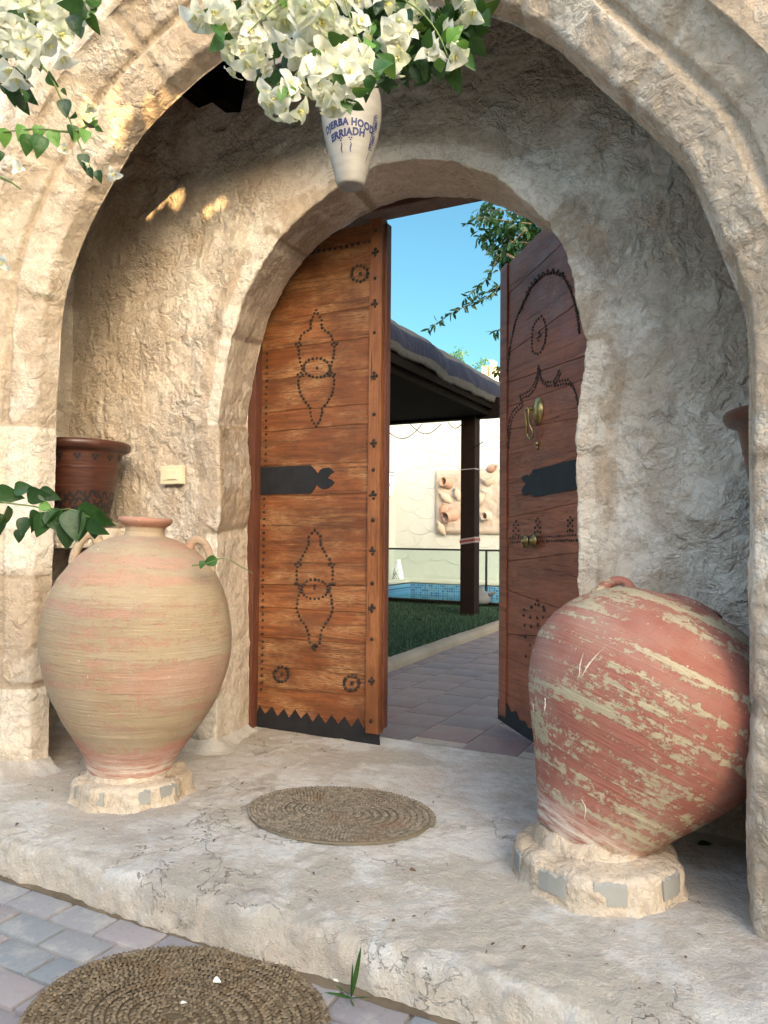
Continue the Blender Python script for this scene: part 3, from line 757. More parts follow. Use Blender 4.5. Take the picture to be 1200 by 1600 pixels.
clov = [c4(p) for p in ((731, 305), (726, 560), (720, 922), (714, 1258), (708, 1515))]+[c5(p) for p in ((709, 513), (706, 800), (702, 1162))]
sing = [(.742, left.px(*p)[1]) for p in sing]; clov = [(.742, left.px(*p)[1]) for p in clov]
left.studs('strip_stud', sing, .0092, off=.027, pxs=False)
for u, z in clov:
    left.studs('stud_clover', [(u-.013, z), (u+.013, z), (u, z-.016), (u, z+.016), (u, z)], .0078, off=.027, pxs=False)

# right leaf, swung into the court
rd_ = Vector((.692, -.722, 0)).normalized(); rn = Vector((-.722, -.692, 0)).normalized()
rorig = Vector((-1.404, 4.291, 0))
right = Leaf(rorig, rd_, rn, 'door_leaf', 'darker red brown door leaf swung open on the right, with brass knocker and knobs')
right.flip = False
def c6(p): return (760+p[0]/4.705, 300+p[1]/4.705)
def c7(p): return (600+p[0]/2.857, 640+p[1]/2.857)
def c8(p): return (600+p[0]/3.75, 300+p[1]/3.75)
RW = .985
def zr(crop, x, y): return right.px(*crop((x, y)))[1]
# plank joints through two picked points each
lines = [(c7, (515, 1090), (660, 1160)), (c7, (520, 1000), (660, 1010)), (c7, (520, 795), (790, 890)), (c7, (520, 680), (860, 640)), (c7, (560, 480), (850, 420)), (c7, (560, 330), (850, 190)),
         (c8, (690, 1400), (1100, 1330)), (c8, (700, 1270), (1060, 1140)), (c6, (125, 1415), (690, 1215)), (c6, (130, 1210), (650, 830)), (c6, (135, 990), (585, 615)), (c6, (150, 760), (480, 425))]
re = [(.06, .06)]
for crop, a, b2 in lines:
    (ua, za), (ub, zb) = right.px(*crop(a)), right.px(*crop(b2)); sl = max(-.12, min(.12, (zb-za)/(ub-ua)))
    re.append((za-sl*ua, za+sl*(RW-ua)))
ztopA, ztopB = 2.685, 2.80
re.append((ztopA, ztopB))
re.sort(key=lambda e: e[0]+e[1])
for i in range(1, len(re)):
    if re[i][0] < re[i-1][0]+.03: re[i] = (re[i-1][0]+.03, re[i][1])
    if re[i][1] < re[i-1][1]+.03: re[i] = (re[i][0], re[i-1][1]+.03)
right.planks(.0, RW, re, M['wood_r'])
right.slab('edge_strip', [(-.012, .05), (.075, .05), (.075, 2.70), (-.012, 2.69)], M['wood_r'], .003, .008, uz=True)
right.slab('hinge_strap', [c7(p) for p in [(900, 212), (855, 222), (760, 247), (668, 270), (660, 285), (650, 298), (640, 292), (624, 296), (617, 308), (624, 320), (638, 330), (626, 345), (618, 360), (622, 376), (634, 383), (646, 375), (658, 380), (670, 390), (760, 374), (858, 356), (900, 350)]], M['dark_metal'], .002, .004)
right.slab('kick_plate', [c7(p) for p in [(512, 1290), (530, 1325), (550, 1310), (568, 1350), (590, 1345), (605, 1385), (630, 1390), (645, 1420), (675, 1425), (720, 1460), (720, 1515), (658, 1478), (512, 1380)]], M['dark_metal'], .002, .004)
arc = [(155, 1365), (165, 1230), (175, 1150), (190, 1080), (205, 1000), (222, 940), (240, 890), (258, 850), (275, 810), (300, 760), (325, 710), (350, 675), (375, 650), (405, 620), (440, 605), (480, 595), (520, 600), (555, 610), (580, 640), (600, 680), (622, 720), (640, 780), (660, 850), (675, 920), (685, 1030)]
ap = [c6(p) for p in along(arc, 62)]; ap2 = [c6((p[0]-4, p[1]-22)) for p in along(arc[9:21], 13)]
right.studs('stud_arch', ap, .0088); right.studs('stud_arch_crown', ap2, .0065)
ov = [(408, 915), (430, 945), (441, 1000), (440, 1050), (432, 1110), (405, 1175), (365, 1195), (338, 1160), (335, 1100), (338, 1040), (350, 985), (372, 940), (408, 915)]
right.studs('stud_oval', [c6(p) for p in along(ov, 26)[:-1]], .0075)
right.studs('stud_cross', [c6(p) for p in ((388, 1065), (390, 1035), (386, 1095), (376, 1075), (400, 1052))], .0065)
og1 = [(250, 1495), (310, 1470), (350, 1420), (375, 1350), (385, 1280)]; og2 = [(388, 1290), (400, 1370), (440, 1400), (500, 1390), (522, 1350), (535, 1312)]
og3 = [(500, 1400), (550, 1385), (600, 1380), (640, 1420), (660, 1480), (665, 1530)]; og4 = [(800, 1200), (806, 1240), (770, 1270), (745, 1310), (735, 1350), (725, 1420), (720, 1480)]
dbl = []
for path, n, crop in ((og1, 15, c6), (og2, 16, c6), (og3, 14, c6)):
    dbl += [crop(p) for p in along(path, n)]+[crop((p[0]+8, p[1]+26)) for p in along(path, n)]
dbl += [c8(p) for p in along(og4, 18)]+[c8((p[0]+9, p[1]+16)) for p in along(og4, 18)]
right.studs('stud_ogee', dbl, .0062)
row = [(x, 592-(x-565)*.03) for x in np.linspace(565, 900, 34)]; row2 = [(x, 574-(x-565)*.045) for x in np.linspace(565, 900, 30)]
right.studs('stud_row', [c7(p) for p in row+row2], .0058)
for (fx, fy) in ((590, 528), (687, 515), (832, 508)):
    right.studs('stud_flower', [c7((fx+a, fy+b_)) for a, b_ in ((0, -28), (-9, -14), (9, -14), (0, 0), (-11, 12), (11, 12), (0, 28), (-12, 34), (12, 34))], .0068)
low = []
for x in (630, 655, 685, 715, 742):
    for y in (885, 925, 968, 1010, 1060, 1105):
        if random.random() < .78: low.append(c7((x+random.uniform(-5, 5), y+random.uniform(-9, 9)+(x-685)*.05)))
low += [c7(p) for p in ((685, 850), (678, 870), (692, 870), (660, 880), (712, 880))]
right.studs('stud_cluster', low, .0085)
# knocker: almond plate and drop bail
ku, kz = right.px(842, 642)
bm = bmesh.new(); bmesh.ops.create_uvsphere(bm, u_segments=28, v_segments=14, radius=1)
Mx = Matrix((right.d, right.n, Vector((0, 0, 1)))).transposed()
for v in bm.verts:
    zz = v.co.z; v.co = right.P(ku, kz, .0)+right.d*v.co.x*.056*(1-.12*abs(zz))+Vector((0, 0, 1))*zz*.077+right.n*max(v.co.y*.030, -.001)
me = bpy.data.meshes.new('knocker_plate'); bm.to_mesh(me); bm.free(); kp = link('knocker_plate', me, M['brass'], right.root)
b = MB(); uu = ku-.035
pts = [(uu, kz+.02, .045), (uu-.016, kz+.012, .052), (uu-.018, kz-.03, .05), (uu-.016, kz-.075, .044), (uu-.028, kz-.10, .038), (uu-.03, kz-.125, .032), (uu-.012, kz-.143, .028), (uu+.012, kz-.143, .028), (uu+.030, kz-.125, .032), (uu+.028, kz-.10, .038), (uu+.016, kz-.075, .044), (uu+.018, kz-.03, .05), (uu+.016, kz+.012, .052), (uu, kz+.02, .045)]
cp, _ = catmull([tuple(right.P(*p)) for p in pts], .008)
b.tube(cp.tolist(), .0062, 8); b.tube([right.P(uu+.01, kz+.012, .01), right.P(uu, kz+.016, .055)], .008, 8)
b.build('knocker_ring', M['brass'], right.root, True)
b = MB(); su, sz = right.px(841, 693); b.dome(right.P(su, sz, 0), right.n, .013, .020, 14); b.tube([right.P(su, sz-.01, .004), right.P(su, sz-.035, .004)], .005, 8)
b.build('striker_stud', M['brass'], right.root, True)
for (x, y) in ((827, 846), (840, 845)):
    u, z = right.px(x, y); mb = MB(); n = 44
    Mz = Matrix((right.d, Vector((0, 0, 1)), right.n)).transposed().to_4x4(); Mz.translation = right.P(u, z, 0)
    mb.lathe([(.012, .0), (.012, .018), (.034, .022), (.036, .027), (.033, .031), (.020, .034), (.015, .040), (.006, .043), (.0005, .0435)], Mz, n, wob=lambda a, zz: .0018*math.cos(a*22) if .02 < zz < .032 else 0)
    mb.build('door_knob', M['brass'], right.root, True)

# ---------------------------------------------------------------- SWITCH
q0, q1 = ony(252, 757, 3.03), ony(285, 727, 3.03); cx, cz = (q0.x+q1.x)/2, (q0.z+q1.z)/2; w_, h_ = abs(q1.x-q0.x), abs(q1.z-q0.z)
sw = empty('light_switch', (cx, 3.03, cz), 'small cream light switch plate on the rough plaster above the left clay jar', 'light switch')
b = MB(); b.box((cx, 3.038, cz), (w_, .036, h_), bev=.006); b.build('plate', M['plastic'], sw)
b = MB(); b.box((cx, 3.0185, cz), (w_*.72, .006, h_*.56), bev=.0015); b.build('rocker_bezel', M['plastic'], sw)
b = MB(); b.box((cx+w_*.12, 3.0135, cz), (w_*.40, .006, h_*.48), Matrix.Rotation(R(4), 3, 'Z'), bev=.001); b.build('rocker', M['plastic'], sw)

# ---------------------------------------------------------------- AMPHORAS
APROF = [(.150, .0), (.172, .02), (.188, .07), (.236, .15), (.298, .25), (.345, .35), (.375, .45), (.388, .54), (.386, .62), (.373, .70), (.351, .77), (.320, .835), (.276, .895), (.220, .945), (.163, .978), (.118, .994), (.090, 1.003)]
BPROF = [(.150, .0), (.160, .03), (.186, .10), (.232, .20), (.284, .30), (.334, .40), (.370, .50), (.390, .60), (.390, .68), (.372, .76), (.337, .84), (.284, .91), (.222, .96), (.155, .99), (.090, 1.003)]
def amphora(name, base, s_, axis, mat, label, neck=True, handles=(0, math.pi), spin=0.0, stretch=1.0, prof=None):
    ax = Vector(axis).normalized(); x = Vector((math.cos(spin), math.sin(spin), 0)); x = (x-ax*x.dot(ax)).normalized(); y = ax.cross(x)
    A = Matrix((x, y, ax)).transposed().to_4x4(); A = A @ Matrix.Diagonal((1, 1, stretch, 1)); A.translation = Vector(base)
    root = bpy.data.objects.new(name, None); scene.collection.objects.link(root); root.matrix_world = A
    tag(root, label, 'jar', 'big clay jars flanking the door')
    def add(mb, nm, sm=True):
        me = bpy.data.meshes.new(nm); me.from_pydata(mb.v, [], mb.f); a = me.attributes.new('rnd', 'FLOAT', 'POINT'); a.data.foreach_set('value', mb.r)
        me.materials.append(mat); me.polygons.foreach_set('use_smooth', [sm]*len(me.polygons))
        o = bpy.data.objects.new(nm, me); scene.collection.objects.link(o); o.parent = root; return o
    pr, _ = catmull(prof or APROF, .012); pr = [(r*s_, z*s_) for r, z in pr]
    sd_ = spin*3+1
    wob = lambda a, z: noise.noise(Vector((math.cos(a)*1.1, math.sin(a)*1.1, z*2.2+sd_)))*.011+noise.noise(Vector((math.cos(a)*.6, math.sin(a)*.6, z*38)))*.0018+noise.noise(Vector((math.cos(a)*4, math.sin(a)*4, z*12)))*.002
    b = MB(); b.lathe(pr, None, 160, wob=wob); add(b, 'jar_body')
    b = MB()
    if neck: npf = [(.098, .998), (.084, 1.008), (.080, 1.028), (.084, 1.042), (.100, 1.052), (.110, 1.064), (.112, 1.075), (.104, 1.082), (.088, 1.080), (.074, 1.065), (.070, 1.02), (.068, .98)]
    else: npf = [(.096, .998), (.088, 1.010), (.092, 1.020), (.084, 1.024), (.076, 1.012), (.072, .97)]
    npf, _ = catmull(npf, .006)
    b.lathe([(r*s_, z*s_) for r, z in npf], None, 72, wob=lambda a, z: noise.noise(Vector((math.cos(a)*2, math.sin(a)*2, z*9)))*(.004 if neck else .012)); add(b, 'neck')
    for h in handles:
        b = MB(); pts = []
        for (r, z) in ((.185, .955), (.196, .983), (.215, .998), (.240, .992), (.262, .965), (.276, .930), (.284, .895), (.280, .855)):
            pts.append((r*math.cos(h)*s_, r*math.sin(h)*s_, z*s_))
        cp, _ = catmull(pts, .012); n = len(cp)
        b.tube(cp.tolist(), [(.024-.006*math.sin(math.pi*i/(n-1)))*s_ for i in range(n)], 14); add(b, 'handle')
    return root
def stand(name, c, r, h, label, tiles, collar):
    root = empty(name, (c[0], c[1], 0), label, 'stand', 'round mortar stands under the clay jars')
    prof_ = [(.0, h+.006), (r*.6, h+.006), (r*.80, h+.003), (r*.93, h-.002), (r*.985, h-.015), (r*1.0, h-.035), (r*1.01, h*.4), (r*1.03, .012), (r*1.08, -.004)]
    pr, _ = catmull(prof_, .010)
    n = 180; G = np.zeros((len(pr), n, 3))
    for i, (rr, z) in enumerate(pr):
        for k in range(n):
            an = 2*math.pi*k/n; f = 1+.022*math.cos(an*9+1)*min(1, rr/r)+.03*noise.noise(Vector((math.cos(an)*1.5, math.sin(an)*1.5, c[0])))
            G[i, k] = (c[0]+rr*f*math.cos(an), c[1]+rr*f*math.sin(an), z)
    grid('mortar_ring', G, M['front'], root, None, lambda co, i, j: fr(co, 14, 5, 3)*.007, closed_v=True)
    for an, w, z0, z1 in tiles:
        b = MB(); nn = 8; vs = []
        rr = r*1.016
        for i in range(nn+1):
            a = an+(i/nn-.5)*w
            for z, q in ((z0, rr*1.004), (z1, rr*.992), (z1+.006, rr*.955)):
                vs.append((c[0]+math.cos(a)*q, c[1]+math.sin(a)*q, z+noise.noise(Vector((a*23, z*40, 1)))*.010))
        fsq = []
        for i in range(nn):
            for j in range(2): fsq.append((i*3+j, i*3+3+j, i*3+4+j, i*3+j+1))
        b.add(vs, fsq); o = b.build('stone_inlay', M['inlay'], root, False)
        sol = o.modifiers.new('s', 'SOLIDIFY'); sol.thickness = .012
    if collar:
        cc, cr2, ch, tiltv = collar
        pr2, _ = catmull([(cr2*1.16, h-.002), (cr2*1.12, h+ch*.35), (cr2*1.05, h+ch*.75), (cr2*.99, h+ch), (cr2*.88, h+ch*.98)], .008)
        G = np.zeros((len(pr2), 120, 3))
        for i, (rr, z) in enumerate(pr2):
            for k in range(120):
                an = 2*math.pi*k/120; up = 1+.35*noise.noise(Vector((math.cos(an)*2, math.sin(an)*2, 7+c[0])))
                zz = h+(z-h)*up+tiltv[0]*math.cos(an-tiltv[1])*(i/len(pr2))
                G[i, k] = (cc[0]+rr*math.cos(an), cc[1]+rr*math.sin(an), zz)
        grid('mortar_collar', G, M['front'], root, None, lambda co, i, j: fr(co, 20, 5, 3)*.006, closed_v=True)
    return root
M['inlay'] = simple('grey_green_stone', (.265, .26, .235), .85, 14, .008, .3)
LC = (-2.405, 2.40); RC = (-.505, 2.535)
stand('jar_stand', LC, .235, .085, 'round mortar stand with grey stone insets under the buff jar on the left',
      [(R(a), .34, .024, .070) for a in (-120, -82, -38, -8, -158)], ((LC[0]-.01, LC[1]+.0), .158, .05, (0, 0)))
stand('jar_stand', RC, .262, .095, 'round mortar stand with grey stone insets under the tilted red jar on the right',
      [(R(a), .36, .026, .080) for a in (-152, -108, -70, -22, 160)], ((RC[0]-.03, RC[1]+.02), .158, .048, (.018, R(160))))
amphora('clay_amphora', (LC[0]-.012, LC[1], .082), 1.0, (.035, .02, 1), M['clay_l'], 'upright buff and pink banded clay jar standing left of the door', True, (R(35), R(215)), 0.0)
rjar = amphora('clay_amphora', (RC[0]-.050, RC[1]+.03, .08), 1.09, (.36, .30, .88), M['clay_r'], 'red clay jar with flaking buff bands leaning over on the right', False, (R(165), R(345)), 0.4, .795, BPROF)

# dried paint drips on the leaning jar, laid onto its surface
from mathutils.bvhtree import BVHTree
bpy.context.view_layer.update()
jb = [c for c in rjar.children if c.name.startswith('jar_body')][0]
_mw = jb.matrix_world; bvh = BVHTree.FromPolygons([_mw @ v.co for v in jb.data.vertices], [tuple(p.vertices) for p in jb.data.polygons])
M['drip'] = simple('dried_white_paint', (.56, .52, .46), .8, 60, .001, .1)
b = MB(); rg = random.Random(9)
def drip(path, w):
    P_ = catmull(path, 1.5)[0]; n = len(P_); vs = []; fs = []
    for i, (x, y) in enumerate(P_):
        d = ray(x, y).normalized(); hit = bvh.ray_cast(CP, d)
        if hit[0] is None: return
        k = w*(.35+.65*abs(noise.noise(Vector((x*.25, y*.25, 3))))*1.8)*math.sin(math.pi*(i+.7)/(n+.4)); sd_ = cr.lerp(hit[1].cross(cu), 0).normalized()
        vs += [hit[0]-sd_*k+hit[1]*.001, hit[0]+hit[1]*.0026, hit[0]+sd_*k+hit[1]*.001]
    for i in range(n-1):
        for j in (0, 1): fs.append((i*3+j, i*3+j+1, i*3+4+j, i*3+3+j))
    b.add(vs, fs)
for path, w in (([(943, 1014), (932, 1024), (918, 1042), (909, 1058)], .0065), ([(912, 1020), (907, 1038), (905, 1060)], .003), ([(852, 1090), (853, 1100), (851, 1112)], .0065), ([(833, 1098), (834, 1104), (834, 1112)], .003),
                ([(899, 1238), (903, 1255), (899, 1275), (896, 1300), (899, 1330)], .0035), ([(908, 1248), (915, 1262), (913, 1280)], .003), ([(890, 1262), (899, 1252), (908, 1250)], .003)):
    drip(path, w)
me = bpy.data.meshes.new('paint_drip'); me.from_pydata(b.v, [], b.f); me.materials.append(M['drip']); o = bpy.data.objects.new('paint_drip', me); scene.collection.objects.link(o)
me.transform(rjar.matrix_world.inverted()); o.parent = rjar

# ---------------------------------------------------------------- BROWN POTS on ledges
def pots():
    t = NT('brown_glazed_pot'); v = t.co()
    c = t.mix(t.ramp(t.noise(t.co(scale=(1, 1, 6)), 7, 5, .6), .35, .65), (.05, .017, .010), (.095, .032, .018))
    c = t.mix(t.ramp(t.noise(v, 40, 5, .7), .6, .75, 0, .5), c, (.05, .02, .014))
    M['potclay'] = t.pbr(c, .38, t.bump(t.noise(t.co(scale=(1, 1, 9)), 9, 4), .004, .5))
    M['ink'] = simple('black_pot_paint', (.012, .01, .01), .5, 100, .0002, .1)
    PR = [(.0, .0), (.125, .0), (.132, .01), (.155, .12), (.178, .24), (.196, .33), (.206, .375), (.222, .385), (.240, .395), (.248, .412), (.244, .43), (.228, .436), (.212, .428), (.19, .37), (.15, .13), (.12, .02), (.0, .02)]
    rr = lambda z: np.interp(z, [.0, .12, .24, .33, .375], [.132, .155, .178, .196, .206])
    proto = empty('flower_pot', (-3.17, 2.76, 1.125), 'brown clay pot with black scroll band on the ledge above the left jar', 'pot', 'brown painted pots on the ledges')
    o0 = Vector(proto.location)
    b = MB(); pr, _ = catmull(PR[1:-1], .008); Mo = Matrix.Translation(o0); b.lathe(PR[:1]+[tuple(p) for p in pr], Mo, 90); b.build('pot_body', M['potclay'], proto, True)
    # painted scroll band: curling brush strokes on the surface
    def surf(a, z, off=.0012): r = rr(z)+off; return o0+Vector((r*math.cos(a), r*math.sin(a), z))
    b = MB(); rg = random.Random(3)
    def stroke(path, w):
        n = len(path); vs = []; fs = []
        for i, (a, z) in enumerate(path):
            a2, z2 = path[min(i+1, n-1)]; a1, z1 = path[max(i-1, 0)]
            da, dz = (a2-a1)*rr(z), z2-z1; L = math.hypot(da, dz)+1e-9; nx, nz = -dz/L, da/L
            ww = w*(.35+.65*math.sin(math.pi*(i+.5)/n))
            vs += [surf(a+nx*ww/rr(z), z+nz*ww), surf(a-nx*ww/rr(z), z-nz*ww)]
        for i in range(n-1): fs.append((2*i, 2*i+2, 2*i+3, 2*i+1))
        b.add(vs, fs)
    a = -math.pi*1.25
    while a < math.pi*.75:
        for z0 in (.085, .125, .163):
            k = rg.uniform(.7, 1.2); ph = rg.uniform(0, 6.28); sgn = rg.choice((-1, 1)); path = []
            kind = rg.random()
            for i in range(13):
                t_ = i/12
                if kind < .5: an = ph+sgn*t_*4.4; rad = .019*k*(1-.55*t_); path.append((a+math.cos(an)*rad/rr(z0), z0+math.sin(an)*rad))
                else: path.append((a+(t_-.5)*.05*k/rr(z0), z0+.016*k*math.sin(t_*5+ph)))
            stroke(path, rg.uniform(.0055, .0085))
            if rg.random() < .6: stroke([(a+.02/rr(z0), z0+.012), (a+.024/rr(z0), z0+.016), (a+.028/rr(z0), z0+.012)], .0035)
        a += .20
    for k in range(10):
        a = -2.9+k*.42
        for dx, dz in ((-.010, .006), (.010, .006), (0, -.009)):
            stroke([(a+(dx-.008)/.2, .350+dz), (a+dx/.2, .3505+dz), (a+(dx+.008)/.2, .350+dz)], .0085)
    b.build('scroll_band', M['ink'], proto)
    b = MB()
    for z in (.205, .295, .302):
        b.tube([surf(2*math.pi*k/60, z, .0) for k in range(61)], .0022, 6, cap=False)
    b.build('groove_ring', M['potclay'], proto, True)
    c2 = proto.copy(); scene.collection.objects.link(c2); c2.location = (.115, 2.74, 1.075); c2['label'] = 'brown clay pot half hidden behind the right pillar of the big arch'
    c2.rotation_euler = (0, 0, R(40))
    for ch in list(proto.children):
        d = ch.copy(); scene.collection.objects.link(d); d.parent = c2
pots()
for (x0, x1, z, lb) in ((-3.6, -2.99, 1.12, 'plaster ledge carrying the left brown pot'), (-.02, .53, 1.07, 'plaster ledge carrying the right brown pot')):
    b = MB(); b.box(((x0+x1)/2, 2.77, z-.05), (x1-x0, .52, .10), bev=.012); o = b.build('wall_ledge', M['back']); o.data.attributes.new('joint', 'FLOAT', 'POINT'); recentre(o)
    tag(o, lb, 'ledge')

# ---------------------------------------------------------------- HANGING WHITE JAR with lettering
def hanging_jar():
    t = NT('white_glazed_clay'); v = t.co(); c = t.mix(t.ramp(t.noise(t.co(scale=(1, 1, 6)), 8, 5), .35, .7), (.26, .24, .205), (.34, .315, .275))
    c = t.mix(t.ramp(t.noise(v, 50, 4), .62, .8, 0, .5), c, (.35, .30, .24)); m_ = t.pbr(c, .45, t.bump(t.noise(t.co(scale=(1, 1, 10)), 9, 3), .003, .5))
    blue = simple('cobalt_paint', (.006, .014, .085), .5, 60, .0002, .2)
    p = ony(548, 290, 2.28); zb = p.z-.005
    root = empty('hanging_jar', (p.x, 2.28, zb), 'white amphora with blue painted lettering hanging point down from the arch crown', 'jar')
    cx, cy = p.x, 2.28
    PR = [(.0, .012), (.026, .012), (.032, .003), (.040, .0), (.048, .010), (.056, .05), (.068, .11), (.083, .18), (.095, .25), (.1025, .31), (.104, .36), (.100, .42), (.085, .475), (.055, .515), (.038, .54), (.034, .60), (.046, .625), (.048, .635), (.036, .636), (.028, .60), (.028, .55)]
    PR = [(r*1.02, z*.76) for r, z in PR]
    pr, _ = catmull(PR, .006); pr[:, 0] = np.maximum(pr[:, 0], 0); b = MB(); Mo = Matrix.Translation((cx, cy, zb)); b.lathe(pr.tolist(), Mo, 80); b.build('jar_body', m_, root, True)
    rz = lambda z: np.interp(z, [q[1] for q in PR[4:14]], [q[0] for q in PR[4:14]])
    a0 = math.atan2(-cy, -cx)                       # the side that faces the lane
    def surf(a, z, off=.0009): r = rz(z)+off; return Vector((cx+r*math.cos(a), cy+r*math.sin(a), zb+z))
    def text(body, zc, size, adeg, bow, slant):
        cu_ = bpy.data.curves.new('txt', 'FONT'); cu_.body = body; cu_.size = size; cu_.align_x = 'CENTER'; cu_.offset = size*.055; cu_.space_character = 1.08
        cu_.resolution_u = 3
        to = bpy.data.objects.new('txt', cu_); scene.collection.objects.link(to)
        dg = bpy.context.evaluated_depsgraph_get(); me = bpy.data.meshes.new_from_object(to.evaluated_get(dg)); bpy.data.objects.remove(to)
        bm = bmesh.new(); bm.from_mesh(me); bmesh.ops.triangulate(bm, faces=bm.faces[:]); bmesh.ops.subdivide_edges(bm, edges=[e for e in bm.edges if e.calc_length() > size*.25], cuts=2)
        for v_ in bm.verts:
            x, y = v_.co.x, v_.co.y*1.12; z = zc+y+bow*x*x+slant*x+noise.noise(Vector((x*60, y*60, 1)))*.0012
            v_.co = surf(a0+R(adeg)+x/rz(zc), z)
        bm.to_mesh(me); bm.free(); me.materials.clear()
        o = link('lettering', me, blue, root, False); return o
    text('DJERBA HOOD', .172, .0275, -6, -1.2, -.02); text('ERRIADH', .139, .0285, -10, -1.0, .10)
    b = MB()
    def ribbon(path, w, mb=b):
        vs = []; fs = []; n = len(path)
        for i, (a, z) in enumerate(path):
            a2, z2 = path[min(i+1, n-1)]; a1, z1 = path[max(i-1, 0)]; da, dz = (a2-a1)*rz(z), z2-z1; L = math.hypot(da, dz)+1e-9
            ww = w*(.2+.8*math.sin(math.pi*(i+.6)/(n+.2))); nx, nz = -dz/L*ww, da/L*ww
            vs += [surf(a+nx/rz(z), z+nz), surf(a-nx/rz(z), z-nz)]
        for i in range(n-1): fs.append((2*i, 2*i+2, 2*i+3, 2*i+1))
        mb.add(vs, fs)
    for aa in (-.40, .02):
        a_ = a0+aa-.05
        ribbon([(a_+.045*math.sin(i*.75)*.6+.02*i/9, (.120-.0036*i)) for i in range(10)], .0022)
        for dx, dz in ((-.05, .012), (.05, .012), (0, .004)): ribbon([(a_+dx-.03, .122+dz*.8), (a_+dx, .1235+dz*.8), (a_+dx+.03, .122+dz*.8)], .0026)
    for k in range(15):
        z = .222-.0075*k; a_ = a0+1.02
        ribbon([(a_+.10*math.cos(i*.7+k), z+.0055*math.sin(i*.7+k)) for i in range(8)], .0018)
        ribbon([(a_-.16, z), (a_-.13, z-.005), (a_-.15, z-.010)], .0018)
    ribbon([(a0+.95-.012*i, (.105-.005*i)) for i in range(9)], .0012)
    b.build('painted_ornament', blue, root)
    b = MB(); b.tube([(cx, cy, zb+.46), (cx+.004, cy, zb+.60), (cx, cy, 3.14)], .005, 6); b.build('rope', M['twig'], root, True)
hanging_jar()

# ---------------------------------------------------------------- FOLIAGE HELPERS
def leaf(mb, p, d, up, L, W, fold=.25, curl=.25, heart=False, rows=6):
    d = Vector(d).normalized(); up = Vector(up); s = d.cross(up)
    if s.length < 1e-4: s = d.orthogonal()
    s.normalize(); n = s.cross(d).normalized(); vs = []; fs = []; rnd = random.random()
    for i in range(rows+1):
        t = i/rows
        w = (math.sin(math.pi*min(1, t**.62))**.9) if heart else math.sin(math.pi*t**.85)**.85
        if i == rows: w = 0
        if i == 0: w = .12 if heart else .03
        w *= W*.5; c = Vector(p)+d*L*t-n*curl*L*t*t
        wv = math.sin(t*9+rnd*6)*.03*L
        vs += [c-s*w+n*(w*fold+wv*.3), c, c+s*w+n*(w*fold-wv*.3)]
    for i in range(rows):
        for j in range(2): fs.append((i*3+j, i*3+j+1, i*3+4+j, i*3+3+j))
    mb.add(vs, fs, rnd)
def bract_flower(mb, fb, p, axis, size):
    ax = Vector(axis).normalized(); x = ax.orthogonal().normalized(); y = ax.cross(x); ph = random.uniform(0, 6.28); op = random.uniform(.65, 1.25)
    rnd = random.random()
    for k in range(3):
        an = ph+k*2.094+random.uniform(-.15, .15); rad = x*math.cos(an)+y*math.sin(an); tan = -x*math.sin(an)+y*math.cos(an)
        vs = []; fs = []; rows = 7; L = size*random.uniform(.9, 1.1); wv = random.uniform(-.16, .16)
        for i in range(rows+1):
            t = i/rows; w = L*.44*(math.sin(math.pi*min(.985, t*.93+.02)**.72)**.65); w = w if i < rows else L*.03
            ang = R(12)+R(62)*op*t**1.1; out = L*t*math.sin(ang)*.92; upv = L*t*math.cos(ang)
            c = Vector(p)+rad*(out+.002)+ax*upv
            for j in (-1, -.5, 0, .5, 1):
                ruf = math.sin(t*8+j*4+rnd*9+k)*.07*L*abs(j)
                vs.append(c+tan*w*j+ax*(abs(j)**1.5*w*.28+ruf)-rad*abs(j)**1.5*w*.22+ax*wv*w*j)
        for i in range(rows):
            for j in range(4): fs.append((i*5+j, i*5+j+1, i*5+6+j, i*5+5+j))
        mb.add(vs, fs, min(1, max(0, rnd+random.uniform(-.12, .12))))
    for k in range(random.choice((1, 2, 3))):
        an = ph+k*2.1+1; rad = x*math.cos(an)+y*math.sin(an)
        q0 = Vector(p)+rad*.002; q1 = Vector(p)+ax*size*.52+rad*size*.12
        fb.tube([q0, q0.lerp(q1, .5), q1], [.0012, .0014, .0018], 5, rnd=.3)
        for m_ in range(5):
            a5 = m_*1.257; e = (x*math.cos(a5)+y*math.sin(a5)); fb.add([q1-e.cross(ax)*.0016, q1+e.cross(ax)*.0016, q1+e*size*.085+ax*.001], [(0, 1, 2)], .9)
def view_up(p, jit=.5):
    v = (CP-Vector(p)).normalized(); return (v+Vector((random.gauss(0, jit), random.gauss(0, jit), random.gauss(0, jit)))).normalized()

